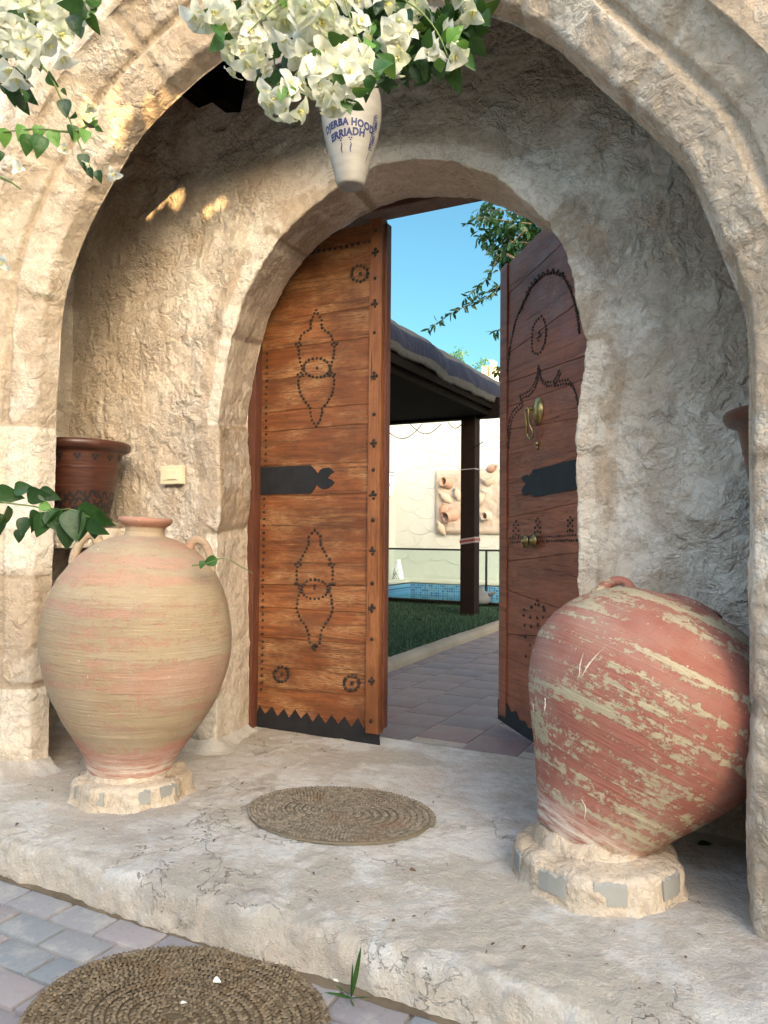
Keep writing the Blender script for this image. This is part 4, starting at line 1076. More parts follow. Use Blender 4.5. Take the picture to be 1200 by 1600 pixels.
def vine(name, label, cat, root_px, root_dep, clusters, leaves, stems, dep, group=None, lmat='leaf', fsize=.036, lsize=.055, singles=()):
    root = empty(name, atd(*root_px, root_dep), label, cat, group)
    if stems:
        b = MB()
        for st in stems:
            pts = [tuple(atd(q[0], q[1], q[2] if len(q) > 2 else dep)) for q in st]; cp, _ = catmull(pts, .02)
            cp = [Vector(q)+Vector((0, 0, noise.noise(Vector(q)*14)*.006)) for q in cp]; n = len(cp)
            b.tube(cp, [.0032-.0018*i/max(1, n-1) for i in range(n)], 6)
        b.build('stem', M['green_twig'], root, True)
    for (x, y, r, n, dd) in clusters:
        mb, fb = MB(), MB(); c = Vector(atd(x, y, dep+dd)); rad = r/F*dep
        for i in range(n if n < 3 else int(n*1.35)):
            dv = Vector((random.gauss(0, 1), random.gauss(0, 1), random.gauss(0, 1))).normalized()
            tow = (CP-c).normalized()
            if dv.dot(tow) < -.35: dv = dv-tow*2*dv.dot(tow)
            p = c+dv*rad*random.uniform(.45, .95)
            bract_flower(mb, fb, p, dv*.9+tow*.35+Vector((0, 0, -.2)), fsize*random.uniform(.8, 1.12)*(.55 if n == 1 else 1))
        fl = mb.build('flower_cluster', M['bract'], root, True); fb.build('floret', M['floret'], fl, True)
    for (mk, lst) in leaves.items():
        mb = MB()
        for (x, y, r, n, dd, sz) in lst:
            for i in range(n):
                an = random.uniform(0, 6.28); rr = r*math.sqrt(random.random()); p = atd(x+rr*math.cos(an), y+rr*math.sin(an), dep+dd+random.uniform(-.06, .06))
                d = Vector((random.gauss(0, .5), random.gauss(0, .4), random.gauss(-.55, .45)))
                leaf(mb, p, d, view_up(p, .45), sz*random.uniform(.75, 1.2), sz*.68*random.uniform(.85, 1.1), .25, random.uniform(.1, .4), True)
        for (x, y, ang, sz) in [q[1:] for q in singles if q[0] == mk]:
            p = atd(x, y, dep); d = cr*math.cos(R(ang))-cu*math.sin(R(ang))+cf*random.uniform(-.3, .1)
            leaf(mb, p, d, view_up(p, .45), sz, sz*.74, random.uniform(.2, .5), random.uniform(.1, .5), True, 8)
        if mb.v: mb.build('foliage', M[mk], root, True)
    if leaves.get('petal'): pass
    return root

D1 = 1.72
vine('bougainvillea', 'white flowering bougainvillea spray hanging in the middle of the big arch', 'climbing plant', (520, 0), D1,
     [(318, 8, 34, 8, 0), (372, 5, 40, 10, .03), (345, 38, 24, 5, .05), (385, 80, 36, 11, .04), (418, 30, 38, 9, .08), (470, 50, 40, 12, 0), (500, 85, 40, 12, .02), (455, 10, 38, 9, .05), (500, 20, 42, 10, -.03),
      (540, 62, 34, 9, .05), (550, 108, 28, 7, 0), (498, 125, 24, 6, -.04), (443, 148, 26, 6, -.05), (535, 132, 26, 6, -.03), (520, 158, 10, 2, -.04), (455, 170, 10, 2, -.05), (608, 48, 30, 6, .05), (630, 72, 22, 4, .06), (615, 92, 14, 3, .05), (660, 12, 26, 4, .1),
      (700, 78, 20, 3, .02), (724, 52, 18, 3, .02), (712, 8, 26, 5, .04), (672, 98, 8, 2, .05), (742, 0, 22, 3, .02), (590, 5, 28, 4, .1), (540, 0, 36, 6, .1)],
     {'leaf_dark': [(620, 40, 60, 50, .14, .06), (690, 50, 55, 55, .12, .06), (560, 60, 60, 30, .16, .06), (480, 60, 90, 30, .18, .06), (598, 100, 30, 14, .12, .055), (650, 95, 30, 18, .10, .05), (560, 20, 80, 30, .1, .055), (730, 25, 35, 22, .1, .055), (380, 60, 60, 10, .16, .05)],
      'leaf': [(520, 100, 60, 12, 0, .045), (600, 85, 40, 8, 0, .045), (345, 30, 30, 5, 0, .05), (530, 150, 26, 4, 0, .045), (700, 60, 40, 10, .05, .045), (470, 110, 50, 7, .02, .04)],
      'leaf_light': [(445, 130, 14, 4, -.03, .032), (470, 40, 60, 5, -.02, .04), (590, 110, 12, 2, -.02, .04), (600, 50, 30, 4, 0, .04), (705, 70, 30, 4, 0, .04)]},
     [[(520, -60, 1.8), (500, 40), (470, 100), (440, 165)], [(520, -60, 1.8), (560, 60), (600, 120)], [(520, -60, 1.8), (430, 10), (380, 60)], [(520, -60, 1.8), (660, 20), (705, 100)], [(470, 130), (440, 128), (428, 140)], [(520, 100), (525, 170)]], D1)
D2 = 1.60
vine('bougainvillea', 'white bougainvillea cluster in the top left corner with a trailing leafy strand', 'climbing plant', (30, -40), D2,
     [(20, 15, 46, 12, 0), (70, 25, 42, 11, .02), (45, 60, 32, 7, .02), (10, 60, 28, 6, 0), (85, 65, 22, 4, 0), (18, 98, 24, 4, 0), (50, 82, 18, 3, 0), (112, -2, 24, 3, .03), (137, 160, 10, 1, 0), (106, 233, 8, 1, 0), (35, 272, 9, 1, 0), (182, 270, 6, 1, 0), (143, 255, 8, 1, 0), (5, 408, 8, 1, 0)],
     {'leaf_dark': [(120, 12, 26, 8, .05, .055), (20, 120, 28, 10, .05, .045), (5, 60, 20, 5, .06, .05), (60, 40, 40, 6, .08, .05), (30, 140, 12, 4, .02, .04)], 'leaf': [(140, 12, 12, 3, .0, .055)],
      'leaf_light': [(10, 40, 15, 2, 0, .05)]},
     [[(30, -40), (50, 50), (62, 95), (78, 118), (92, 148), (108, 185), (118, 210), (130, 240), (150, 275)], [(150, 190), (120, 205), (90, 205), (50, 200), (0, 208)], [(0, 275), (20, 285), (33, 296)]], D2,
     singles=[('leaf_dark', 60, 98, 70, .022), ('leaf_dark', 75, 115, 60, .036), ('leaf_dark', 97, 138, 60, .015), ('leaf_dark', 100, 155, 80, .042), ('leaf_dark', 112, 195, 75, .035), ('leaf_dark', 128, 185, 40, .036), ('leaf_dark', 130, 240, 80, .036),
              ('leaf_dark', 138, 262, 70, .024), ('leaf_dark', 152, 266, 75, .026), ('leaf_dark', 118, 175, 100, .02), ('leaf_light', 8, 200, 95, .038), ('leaf_light', 36, 196, 95, .036), ('leaf_light', 62, 196, 95, .034), ('leaf_light', 80, 202, 70, .040), ('leaf', 65, 212, 95, .048), ('leaf', 47, 210, 105, .045),
              ('leaf_light', 116, 200, 80, .034), ('leaf_light', 133, 202, 85, .034), ('leaf_light', 142, 195, -20, .018), ('leaf', 150, 198, 40, .018), ('leaf_light', 146, 190, -70, .015), ('leaf_dark', 2, 236, 90, .02)])
D3 = 2.05
vine('leafy_branch', 'green leafy branch reaching in from the left over the buff jar', 'branch', (-60, 790), D3, [], {'leaf': [], 'leaf_dark': [(90, 800, 10, 1, .05, .06)], 'leaf_light': []},
     [[(-80, 775), (-20, 780), (40, 790), (85, 798), (110, 796), (140, 808)], [(85, 798), (100, 815), (130, 815)]], D3,
     singles=[('leaf_dark', 12, 790, 100, 0.092), ('leaf_dark', 42, 772, 8, 0.068), ('leaf_dark', -8, 768, 15, 0.072), ('leaf_dark', 22, 766, -8, 0.056), ('leaf_dark', 52, 796, 78, 0.064), ('leaf_dark', 42, 808, 100, 0.056), ('leaf_dark', 78, 795, 62, 0.076), ('leaf_dark', 96, 796, 115, 0.080), ('leaf_dark', 112, 796, 75, 0.092), ('leaf_dark', 122, 792, 25, 0.072),
              ('leaf_dark', 104, 815, 85, 0.076), ('leaf_dark', 128, 796, 82, 0.088), ('leaf_dark', 150, 800, 50, 0.060), ('leaf_dark', 32, 826, 95, 0.040), ('leaf_light', 62, 788, 25, 0.040), ('leaf_dark', 60, 768, 18, 0.056), ('leaf_dark', 138, 815, 40, 0.060), ('leaf_dark', 70, 800, 100, 0.072), ('leaf_dark', 148, 812, 95, 0.056), ('leaf_dark', -10, 800, 80, 0.080)])
D4 = 2.98
vine('stray_twig', 'thin dry twig with one green leaf beside the shoulder of the buff jar', 'twig', (318, 880), D4, [], {'leaf': [], 'leaf_dark': []}, [[(300, 884), (320, 882), (345, 873), (365, 880), (396, 896)]], D4,
     singles=[('leaf', 340, 874, 165, .06), ('leaf', 318, 876, 110, .035)])

# sprout growing from the paving joint
sp = empty('grass_sprout', onz(545, 1562, -.13), 'small green grass sprout growing at the foot of the step', 'plant')
b = MB(); p0 = onz(548, 1560, -.13)
for (x, y, w) in ((565, 1485, .013), (551, 1508, .006), (558, 1518, .004), (512, 1548, .010), (528, 1536, .006), (550, 1572, .010), (575, 1556, .004)):
    q = atd(x, y, 1.93); L = (q-p0).length; leaf(b, p0, q-p0, view_up(p0, .2), L, w, .2, .08)
b.build('blade', M['leaf'], sp, True)

# litter
M['dry'] = simple('dry_brown_leaf', (.13, .075, .04), .8, 60, .001, .3)
M['petalwhite'] = simple('fallen_white_petal', (.75, .72, .62), .7, 60, .001, .1)
b = MB(); rg = random.Random(5)
for _ in range(150):
    x = rg.uniform(-3.1, -.1); y = 1.93+rg.random()**1.5*1.5; z = .008; an = rg.uniform(0, 6.28); L = rg.uniform(.008, .022)
    if ((x+1.5)/.4)**2+((y-2.58)/.32)**2 < 1: z = .03
    leaf(b, (x, y, z), (math.cos(an), math.sin(an), rg.uniform(-.1, .3)), (rg.gauss(0, .4), rg.gauss(0, .4), 1), L, L*rg.uniform(.12, .55), .3, .3)
o = b.build('leaf_litter', M['dry'], None, True); tag(o, 'scattered bits of dry leaf on the step', 'litter', kind='stuff')
def single_leaf(x, y, z, an, L, W, mat, name, label, cat):
    b = MB(); p = onz(x, y, z); leaf(b, p+Vector((0, 0, .006)), (math.cos(an), math.sin(an), .12), (0, -.3, 1), L, W, .5, .3, True); o = b.build(name, mat, None, True); recentre(o); tag(o, label, cat)
single_leaf(832, 1395, 0, 1.2, .038, .034, M['leaf'], 'fallen_leaf', 'curled olive green leaf on the step beside the right jar stand', 'leaf')
single_leaf(1090, 1322, 0, .3, .07, .03, M['leaf_dark'], 'fallen_leaf', 'dark green leaf lying in the shade behind the leaning red jar', 'leaf')
single_leaf(640, 1362, 0, .3, .022, .016, M['dry'], 'fallen_leaf', 'small brown leaf on the step below the smaller mat', 'leaf')
single_leaf(146, 1220-2, 0, .3, .02, .012, M['dry'], 'fallen_leaf', 'small dark leaf on the step beside the left jar stand', 'leaf')
single_leaf(333, 1536, -.10, .3, .022, .02, M['petalwhite'], 'fallen_petal', 'white petal lying near the middle of the larger straw mat', 'petal')
single_leaf(282, 1572, -.10, .9, .018, .010, M['petalwhite'], 'fallen_petal', 'tiny cream petal on the larger mat near its bottom edge', 'petal')
b = MB(); p = onz(527, 1534, -.13); b.dome(p, (0, 0, 1), .016, .018, 7); o = b.build('pebble', M['petalwhite'], None, True); recentre(o); tag(o, 'white pebble at the foot of the step beside the grass sprout', 'stone')

# ---------------------------------------------------------------- COURTYARD
kerbm = simple('brown_kerb_stone', (.26, .205, .15), .9, 20, .004, .2)
b = MB(); pts, _ = catmull([(-2.66, 3.6), (-2.71, 5.4), (-2.76, 7.0), (-2.80, 8.6), (-2.84, 10.7)], .05)
G = np.zeros((len(pts), 7, 3))
for i, (x, y) in enumerate(pts):
    for j, (dx, z) in enumerate(((.0, -.02), (.0, .03), (-.008, .06), (-.03, .072), (-.10, .075), (-.13, .07), (-.14, .0))): G[i, j] = (x+dx+noise.noise(Vector((y*3, j, 1)))*.006, y, z)
kb = grid('lawn_kerb', G, kerbm, None, None, lambda co, i, j: fr(co, 9, 4)*.006, flip=True); tag(kb, kind='structure')
def grassmat():
    t = NT('turf'); c = t.mix(t.attr('rnd'), (.009, .032, .013), (.022, .062, .022)); return t.pbr(c, .8)
M['grass'] = grassmat()
b = MB(); b.add([(-8.5, 3.6, .03), (-2.86, 3.6, .03), (-2.96, 10.75, .03), (-8.5, 10.75, .03)], [(0, 1, 2, 3)], .1); o = b.build('lawn_base', M['grass']); tag(o, kind='structure')
rg = np.random.RandomState(2); b = MB(); N_ = 30000
ys = 4.8+rg.rand(N_)*5.9; xs_ = -2.86-rg.rand(N_)**1.0*(ys*.32+.3); an = rg.rand(N_)*6.28; hh = .028+rg.rand(N_)*.022; ww = .003+rg.rand(N_)*.004
for i in range(N_):
    x, y = xs_[i], ys[i]; dx, dy = math.cos(an[i]), math.sin(an[i])
    b.add([(x-dx*ww[i], y-dy*ww[i], .03), (x+dx*ww[i], y+dy*ww[i], .03), (x+dy*.018, y-dx*.018, .03+hh[i])], [(0, 1, 2)], rg.rand())
o = b.build('grass', M['grass']); tag(o, 'green artificial turf of the courtyard lawn', 'grass', kind='stuff')

# pavilion
pav = empty('pavilion', (-3.55, 9.55, 0), 'dark wooden garden pavilion with blue and white striped awning beyond the door', 'pavilion')
b = MB(); b.box((-3.57, 9.55, 1.36), (.20, .20, 2.68), bev=.01); b.build('post', M['post_wood'], pav)
b = MB(); b.box((-8.2, 9.55, 1.36), (.20, .20, 2.68), bev=.01); b.build('post', M['post_wood'], pav)
b = MB(); b.box((-5.8, 9.55, 2.79), (5.3, .14, .26), bev=.01); b.build('beam', M['black_wood'], pav)
b = MB(); b.box((-3.40, 7.6, 2.86), (.14, 4.2, .18), bev=.01); b.build('beam', M['black_wood'], pav)
for y in (5.8, 7.0, 8.2): 
    b = MB(); b.box((-5.9, y, 2.95), (5.0, .09, .12), Matrix.Rotation(R(4), 3, 'Y'), bev=.005); b.build('rafter', M['black_wood'], pav)
b = MB(); b.box((-6.15, 7.45, 2.84), (5.7, 4.7, .30)); b.build('roof_deck', M['black_wood'], pav)
b = MB(); b.box((-3.27, 7.5, 2.90), (.05, 4.9, .26)); b.build('fascia', M['black_wood'], pav)
def awningmat():
    t = NT('striped_awning_cloth'); s_ = t.attr('rnd'); v = t.co()
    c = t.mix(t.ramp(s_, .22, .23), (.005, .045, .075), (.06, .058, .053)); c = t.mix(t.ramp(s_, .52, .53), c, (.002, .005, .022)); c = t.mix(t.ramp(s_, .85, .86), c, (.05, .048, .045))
    return t.pbr(c, .95, t.bump(t.noise(v, 14, 5), .03, .7))
sec = [(-3.75, 3.34), (-3.5, 3.30), (-3.34, 3.22), (-3.24, 3.12), (-3.20, 3.02), (-3.205, 2.93), (-3.235, 2.86)]
sp2, ss = catmull(sec, .03); ys2 = np.arange(5.0, 10.05, .05); G = np.zeros((len(ys2), len(sp2), 3)); A = np.zeros((len(ys2), len(sp2)))
for i, y in enumerate(ys2):
    for j, (x, z) in enumerate(sp2):
        wv = noise.noise(Vector((y*1.7, 2, 0)))*.045+noise.noise(Vector((y*5, 5, j*.2)))*.02
        sag = .05*math.sin((y-5)*1.25)
        G[i, j] = (x+wv*(j/len(sp2)), y, z+(wv*.7+sag*.4)*(j/len(sp2))); A[i, j] = min(1, max(0, (j/(len(sp2)-1)-.30)/.70))
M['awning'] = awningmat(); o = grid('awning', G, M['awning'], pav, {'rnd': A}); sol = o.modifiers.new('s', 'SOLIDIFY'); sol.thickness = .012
# sagging wires
b = MB()
for (a, c, sg) in (((603, 672), (660, 662), 18), ((640, 662), (690, 662), 16), ((700, 660), (722, 662), 8), ((755, 690), (735, 700), 2)):
    pts = [ony(a[0]+(c[0]-a[0])*t/10, a[1]+(c[1]-a[1])*t/10+sg*math.sin(math.pi*t/10), 9.4) for t in range(11)]; b.tube(pts, .006, 5)
b.build('wire', M['black_wood'], pav, True)
b = MB(); 
for z in (1.42, 1.44): pass
tp = NT('barrier_tape'); zc = tp.n('SeparateXYZ', {0: tp.n('TexCoord').outputs['Object']}).outputs[2]
M['tape_w'] = simple('white_tape', (.18, .165, .16), .5, 30, .001, .1); M['tape_r'] = simple('red_tape', (.14, .012, .015), .5, 30, .001, .1)
def band(z, h, tilt, mat, nm, ex):
    b = MB(); vs = []; r = .102+ex
    ring_ = [(-r, -r), (r, -r), (r, r), (-r, r)]
    for (dx, dy) in ring_: vs += [(-3.57+dx, 9.55+dy, z-h/2+tilt*dx), (-3.57+dx, 9.55+dy, z+h/2+tilt*dx)]
    b.add(vs, [(2*i, 2*((i+1) % 4), 2*((i+1) % 4)+1, 2*i+1) for i in range(4)]); b.build(nm, mat, pav)
zt = ony(733, 845, 9.45).z; band(zt, .075, .16, M['tape_w'], 'tape_band', .002); band(zt, .03, .16, M['tape_r'], 'tape_stripe', .005)
zt2 = ony(733, 733, 9.45).z; band(zt2, .016, .05, M['tape_w'], 'tie_band', .003)

# court walls with pressed scallop pattern
def courtwall():
    t = NT('cream_scalloped_plaster'); v = t.co()
    c = t.mix(t.ramp(t.noise(v, .9, 4), .35, .7), (.43, .44, .40), (.47, .48, .455)); c = t.mix(t.ramp(t.noise(v, 8, 5), .55, .8, 0, .25), c, (.45, .445, .37))
    return t.pbr(c, .85, t.bump(t.noise(v, 9, 5), .01, .5))
M['cwall'] = courtwall()
cw = empty('court_wall', (-4.5, 13.5, 0), 'cream courtyard wall with pressed scallop pattern behind the pool', 'wall')
WY = 13.5; cornerx = ony(619, 700, WY).x
b = MB(); b.box((-1.5, WY+.1, 2.0), (2*(-1.5-cornerx), .2, 4.2)); b.box((cornerx-.1, WY-3.1, 2.0), (.2, 6.6, 4.2)); b.build('wall_face', M['cwall'], cw)
b = MB(); rg = random.Random(11)
for row in range(11):
    for k in range(15):
        x = cornerx+.1+k*.40+(row % 2)*.2+rg.uniform(-.06, .06); z = .25+row*.30+rg.uniform(-.05, .05); r = rg.uniform(.24, .34); a0, a1 = rg.uniform(3.2, 3.6), rg.uniform(5.6, 6.1)
        if x > -2.6: continue
        pts = [(x+r*math.cos(a0+(a1-a0)*i/9), WY-.001, z+r*math.sin(a0+(a1-a0)*i/9)) for i in range(10)]
        pts = [p for p in pts if p[0] > cornerx+.02]
        if len(pts) > 3: b.tube(pts, [.003+.006*math.sin(math.pi*i/(len(pts)-1)) for i in range(len(pts))], 5, cap=False)
b.build('scallop_relief', M['cwall'], cw, True)
# relief panel with embedded jars
def P13(x, y, off=0.0): return ony(x, y, WY-off)
a, c = P13(681, 735), P13(830, 836)
M['terracotta'] = simple('terracotta', (.36, .215, .155), .85, 20, .003, .2); M['panelmud'] = simple('pinkish_mortar', (.40, .33, .27), .95, 9, .02, .15)
M['panelpale'] = simple('pale_clay', (.40, .335, .265), .9, 20, .003, .15); M['mouth_shade'] = simple('painted_mouth_shade', (.10, .06, .04), .9, 20, .002, .2)
pn = empty('relief_panel', ((a.x+c.x)/2, WY, c.z), 'mortar relief panel with old clay jars set in it on the cream wall', 'relief')
nx_, nz_ = 70, 50; G = np.zeros((nx_, nz_, 3))
for i in range(nx_):
    for j in range(nz_): G[i, j] = (a.x+(c.x-a.x)*i/(nx_-1), WY-.05, c.z+(a.z-c.z)*j/(nz_-1))
for i in range(nx_):
    for j in range(nz_):
        e = min(1, min(i, nx_-1-i, j, nz_-1-j)/1.0); G[i, j, 1] = WY-.045*e-.002
grid('mortar_bed', G, M['panelmud'], pn, None, lambda co, i, j: (fr(co, 3, 5)*.05+.02)*min(1, min(i, nx_-1-i, j, nz_-1-j)/3), flip=False)
def pot_in(px_, py_, axis, s_, mat, kind, roll=0.0):
    s_ *= .82; p = P13(px_, py_, .07); ax = Vector(axis).normalized(); x = ax.orthogonal().normalized(); y = ax.cross(x)
    Mo = Matrix((x, y, ax)).transposed().to_4x4(); Mo.translation = p; b = MB()
    if kind == 'mouth': prof_ = [(.05, -.16), (.11, -.10), (.12, -.03), (.085, .03), (.075, .07), (.088, .10), (.085, .11), (.066, .10), (.055, .04), (.05, -.02), (.0, -.03)]
    elif kind == 'bowl': prof_ = [(.0, -.20), (.05, -.18), (.10, -.10), (.13, .0), (.12, .012), (.10, -.04), (.05, -.10), (.0, -.11)]
    else: prof_ = [(.0, -.22), (.04, -.21), (.09, -.12), (.12, 0), (.10, .10), (.05, .16), (.04, .20), (.055, .23), (.045, .235), (.0, .2)]
    b.lathe([(r*s_, z*s_) for r, z in prof_], Mo, 28); o = b.build('embedded_jar', mat, pn, True)
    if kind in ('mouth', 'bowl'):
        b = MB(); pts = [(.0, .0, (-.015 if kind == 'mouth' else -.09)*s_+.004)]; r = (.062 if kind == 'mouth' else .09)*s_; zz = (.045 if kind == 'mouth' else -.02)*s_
        b.lathe([(.0005, zz), (r*.78, zz)], Mo, 24); b.build('mouth_shade', M['mouth_shade'], o)  # dark disc stands in for the shade inside the jar mouth
    return o
pot_in(698, 754, (-.35, -1, .12), 1.35, M['terracotta'], 'mouth'); pot_in(704, 806, (-.5, -.85, -.25), 1.6, M['terracotta'], 'mouth')
pot_in(762, 746, (.1, -.5, 1), 1.25, M['panelpale'], 'bowl'); pot_in(760, 807, (-.25, -1, .05), 1.1, M['panelpale'], 'mouth')
pot_in(697, 778, (-.8, -.2, .7), .85, M['panelpale'], 'jug'); pot_in(716, 774, (-.3, -.3, .9), .85, M['panelpale'], 'jug'); pot_in(692, 797, (.3, -.2, 1), .7, M['terracotta'], 'jug')
pot_in(690, 826, (-.5, -.2, .9), .8, M['panelpale'], 'jug'); pot_in(748, 782, (.6, -.2, .8), 1.2, M['panelpale'], 'jug'); pot_in(768, 732, (.8, -.4, .3), .8, M['terracotta'], 'jug')
# white blue wall jar and white figure vase
M['whiteglaze'] = simple('white_glazed', (.72, .74, .76), .4, 20, .001, .08); M['blueglaze'] = simple('blue_brush', (.08, .16, .34), .45, 30, .001, .2)
p = ony(607, 757, 13.0); js = empty('wall_jar', (p.x, 13.0, p.z-.22), 'white and blue jar hung on the cream courtyard wall beside the left leaf', 'jar')
Mo = Matrix.Translation((p.x, 13.0, p.z-.22)); b = MB(); b.lathe([(0, 0), (.06, 0), (.07, .05), (.10, .15), (.135, .27), (.13, .34), (.10, .38), (.07, .40), (.065, .43), (.09, .45), (.09, .46), (.0, .44)], Mo, 40); b.build('jar_body', M['whiteglaze'], js, True)
b = MB()
for z, r in ((.19, .1135), (.215, .121), (.24, .128)): b.box((p.x+.05, 13.0-r+.008, p.z-.22+z), (.08, .006, .012), Matrix.Rotation(.35, 3, 'Z'))
for r_, z_ in ((.102, .385), (.096, .45)): b.tube([(p.x+r_*math.cos(k*.2), 13.0+r_*math.sin(k*.2), p.z-.22+z_) for k in range(33)], .008, 5)
b.build('blue_stripe', M['blueglaze'], js)
p = ony(622, 909, 12.95)
vz = empty('white_vase', (p.x, 12.95, p.z), 'small white vase with brown crossed lines on the pool edge', 'vase')
Mo = Matrix.Translation(tuple(p)); b = MB(); b.lathe([(0, 0), (.10, 0), (.115, .02), (.10, .15), (.07, .28), (.045, .36), (.04, .39), (.06, .42), (.0, .42)], Mo, 32); b.build('vase_body', M['whiteglaze'], vz, True)
b = MB()
for a1, z1, a2, z2 in ((-2.4, .05, -.9, .26), (-.8, .05, -2.3, .26), (-2.6, .15, -.6, .15), (-2.2, .07, -1.0, .07), (-2.5, .22, -1.4, .08)):
    rv = lambda z: np.interp(z, [0, .02, .15, .28, .36], [.1, .115, .10, .07, .045])+.002
    b.tube([p+Vector((rv(z1+(z2-z1)*k/8)*math.cos(a1+(a2-a1)*k/8), rv(z1+(z2-z1)*k/8)*math.sin(a1+(a2-a1)*k/8), z1+(z2-z1)*k/8)) for k in range(9)], .004, 5)
b.build('line_pattern', M['dry'], vz)
# pool
def mosaic():
    t = NT('blue_pool_mosaic'); v = t.co(rot=(R(90), 0, 0)); br = t.n('TexBrick', {'Vector': v, 'Color1': (.02, .13, .33, 1), 'Color2': (.14, .36, .55, 1), 'Mortar': (.25, .36, .42, 1), 'Scale': 1.0, 'Mortar Size': .004, 'Brick Width': .045, 'Row Height': .045, 'Bias': -.2}, offset=0.0)
    return t.pbr(br.outputs[0], .25)
M['mosaic'] = mosaic(); M['coping'] = simple('pale_stone_coping', (.60, .55, .46), .7, 14, .003, .12)
pool = empty('swimming_pool', (-5.5, 11.6, 0), 'raised pool lined with blue mosaic behind the glass fence', 'pool')
p1 = P13(700, 914, .5); zc = ony(700, 912, 12.9).z; 
b = MB(); b.box((-4.9, 12.95, zc/2-.12), (4.2, .10, zc+.20)); b.box((cornerx+.55, 12.0, zc/2-.12), (.10, 1.85, zc+.20)); b.build('mosaic_wall', M['mosaic'], pool)
b = MB(); b.box((-4.9, 13.2, zc+.02), (5.2, .60, .05), bev=.01); b.box((cornerx+.30, 12.2, zc+.021), (.58, 1.9, .05), bev=.01); b.build('coping', M['coping'], pool)
M['water'] = NT('pool_water').pbr((.05, .22, .30), .05, None, Transmission_Weight=.6, IOR=1.33)
b = MB(); b.add([(-7.2, 11.1, .0), (-2.6, 11.1, .0), (-2.6, 12.92, .0), (-7.2, 12.92, .0)], [(0, 1, 2, 3)]); b.build('water', M['water'], pool)
b = MB(); b.box((-5.2, 10.92, .0), (5.5, .26, .16), bev=.01); b.build('plinth', M['black_wood'], pool)
# glass fence
gm = NT('clear_glass'); gl = gm.n('BsdfGlossy', {'Roughness': .02, 'Color': (1, 1, 1, 1)}); trn = gm.n('BsdfTransparent', {'Color': (.86, .93, .91, 1)}); lw = gm.n('Fresnel', {'IOR': 1.45})
mx = gm.n('MixShader', {0: lw.outputs[0], 1: trn.outputs[0], 2: gl.outputs[0]}); gm.t.links.new(mx.outputs[0], gm.out.inputs['Surface']); M['glass'] = gm.m
gf = empty('glass_fence', (-4.8, 11.0, 0), 'glass pool fence with thin black top rail', 'fence')
for x0, x1 in ((-7.2, -5.62), (-5.55, -3.86), (-3.83, -2.4)):
    b = MB(); b.box(((x0+x1)/2, 11.0, .47), (x1-x0, .012, .78)); b.build('glass_panel', M['glass'], gf)
b = MB(); b.box((-4.9, 11.0, .87), (5.0, .035, .03), bev=.004); b.build('rail', M['dark_metal'], gf)
for x in (-3.845,):
    b = MB(); b.box((x, 11.0, .46), (.03, .03, .80), bev=.004); b.build('post', M['dark_metal'], gf)
# grey stone jug between post and fence
p = ony(757, 946, 10.95); jg = empty('stone_jug', (p.x, 10.72, .08), 'dark grey squat stone jug beside the pavilion post', 'jug')
M['greystone'] = simple('grey_stoneware', (.10, .105, .11), .8, 25, .003, .2)
Mo = Matrix.Translation((p.x, 10.72, .08)); b = MB(); b.lathe([(0, 0), (.13, 0), (.17, .04), (.175, .10), (.14, .16), (.08, .20), (.05, .22), (.05, .26), (.06, .27), (0, .27)], Mo, 32); b.build('jug_body', M['greystone'], jg, True)
b = MB(); b.tube(catmull([(p.x-.05, 10.72, .31), (p.x-.10, 10.72, .37), (p.x-.16, 10.72, .34), (p.x-.17, 10.72, .25), (p.x-.13, 10.72, .20)], .02)[0].tolist(), .02, 8); b.build('handle', M['greystone'], jg, True)
b = MB(); b.tube([(p.x+.12, 10.72, .2), (p.x+.25, 10.72, .26)], [.035, .02], 8); b.build('spout', M['greystone'], jg, True)

# orange tree in the court
tree = empty('orange_tree', (-.9, 6.3, 0), 'leafy orange tree spreading above the open right door leaf', 'tree')
b = MB(); b.tube([(-.9, 6.3, -.02), (-.92, 6.28, 1.2), (-1.05, 6.2, 2.2), (-1.2, 6.15, 3.0)], [.09, .075, .065, .05], 10)
for q in ((-.3, 6.5, 3.6), (-1.5, 6.0, 3.7), (-1.9, 5.9, 3.4), (-.9, 6.9, 3.9), (-1.2, 5.6, 3.9)): b.tube([(-1.1, 6.2, 2.6), ((-1.1+q[0])/2, (6.2+q[1])/2, (2.6+q[2])/2+.15), q], [.045, .03, .012], 7)
tw = []
YT = 6.0
paths = [[(850, 400), (790, 440), (760, 465), (735, 475), (705, 490), (668, 515)], [(820, 360), (780, 400), (765, 430), (745, 450), (725, 468)], [(830, 350), (790, 345), (750, 340), (728, 350)], [(850, 420), (800, 435), (775, 450), (745, 462)],
         [(840, 480), (800, 505), (785, 512), (770, 520)], [(840, 560), (800, 570), (778, 580)], [(830, 590), (795, 600)], [(840, 340), (800, 330), (760, 328)], [(845, 380), (800, 380), (770, 395)]]
lv = MB()
for pa in paths:
    cp, _ = catmull([tuple(ony(x, y, YT)) for x, y in pa], .025); b.tube(cp.tolist(), [.007-.005*i/len(cp) for i in range(len(cp))], 5)
    for i, q in enumerate(cp):
        if i/len(cp) < .12: continue
        for _ in range(2):
            d = Vector((random.gauss(-.3, .5), random.gauss(0, .5), random.gauss(-.4, .4))); leaf(lv, Vector(q)+Vector((random.gauss(0, .01),)*3), d, Vector((random.gauss(0, .5), -1, random.gauss(.5, .5))), random.uniform(.05, .085), random.uniform(.018, .03), .3, .2)
b.build('trunk', M['twig'], tree, True)
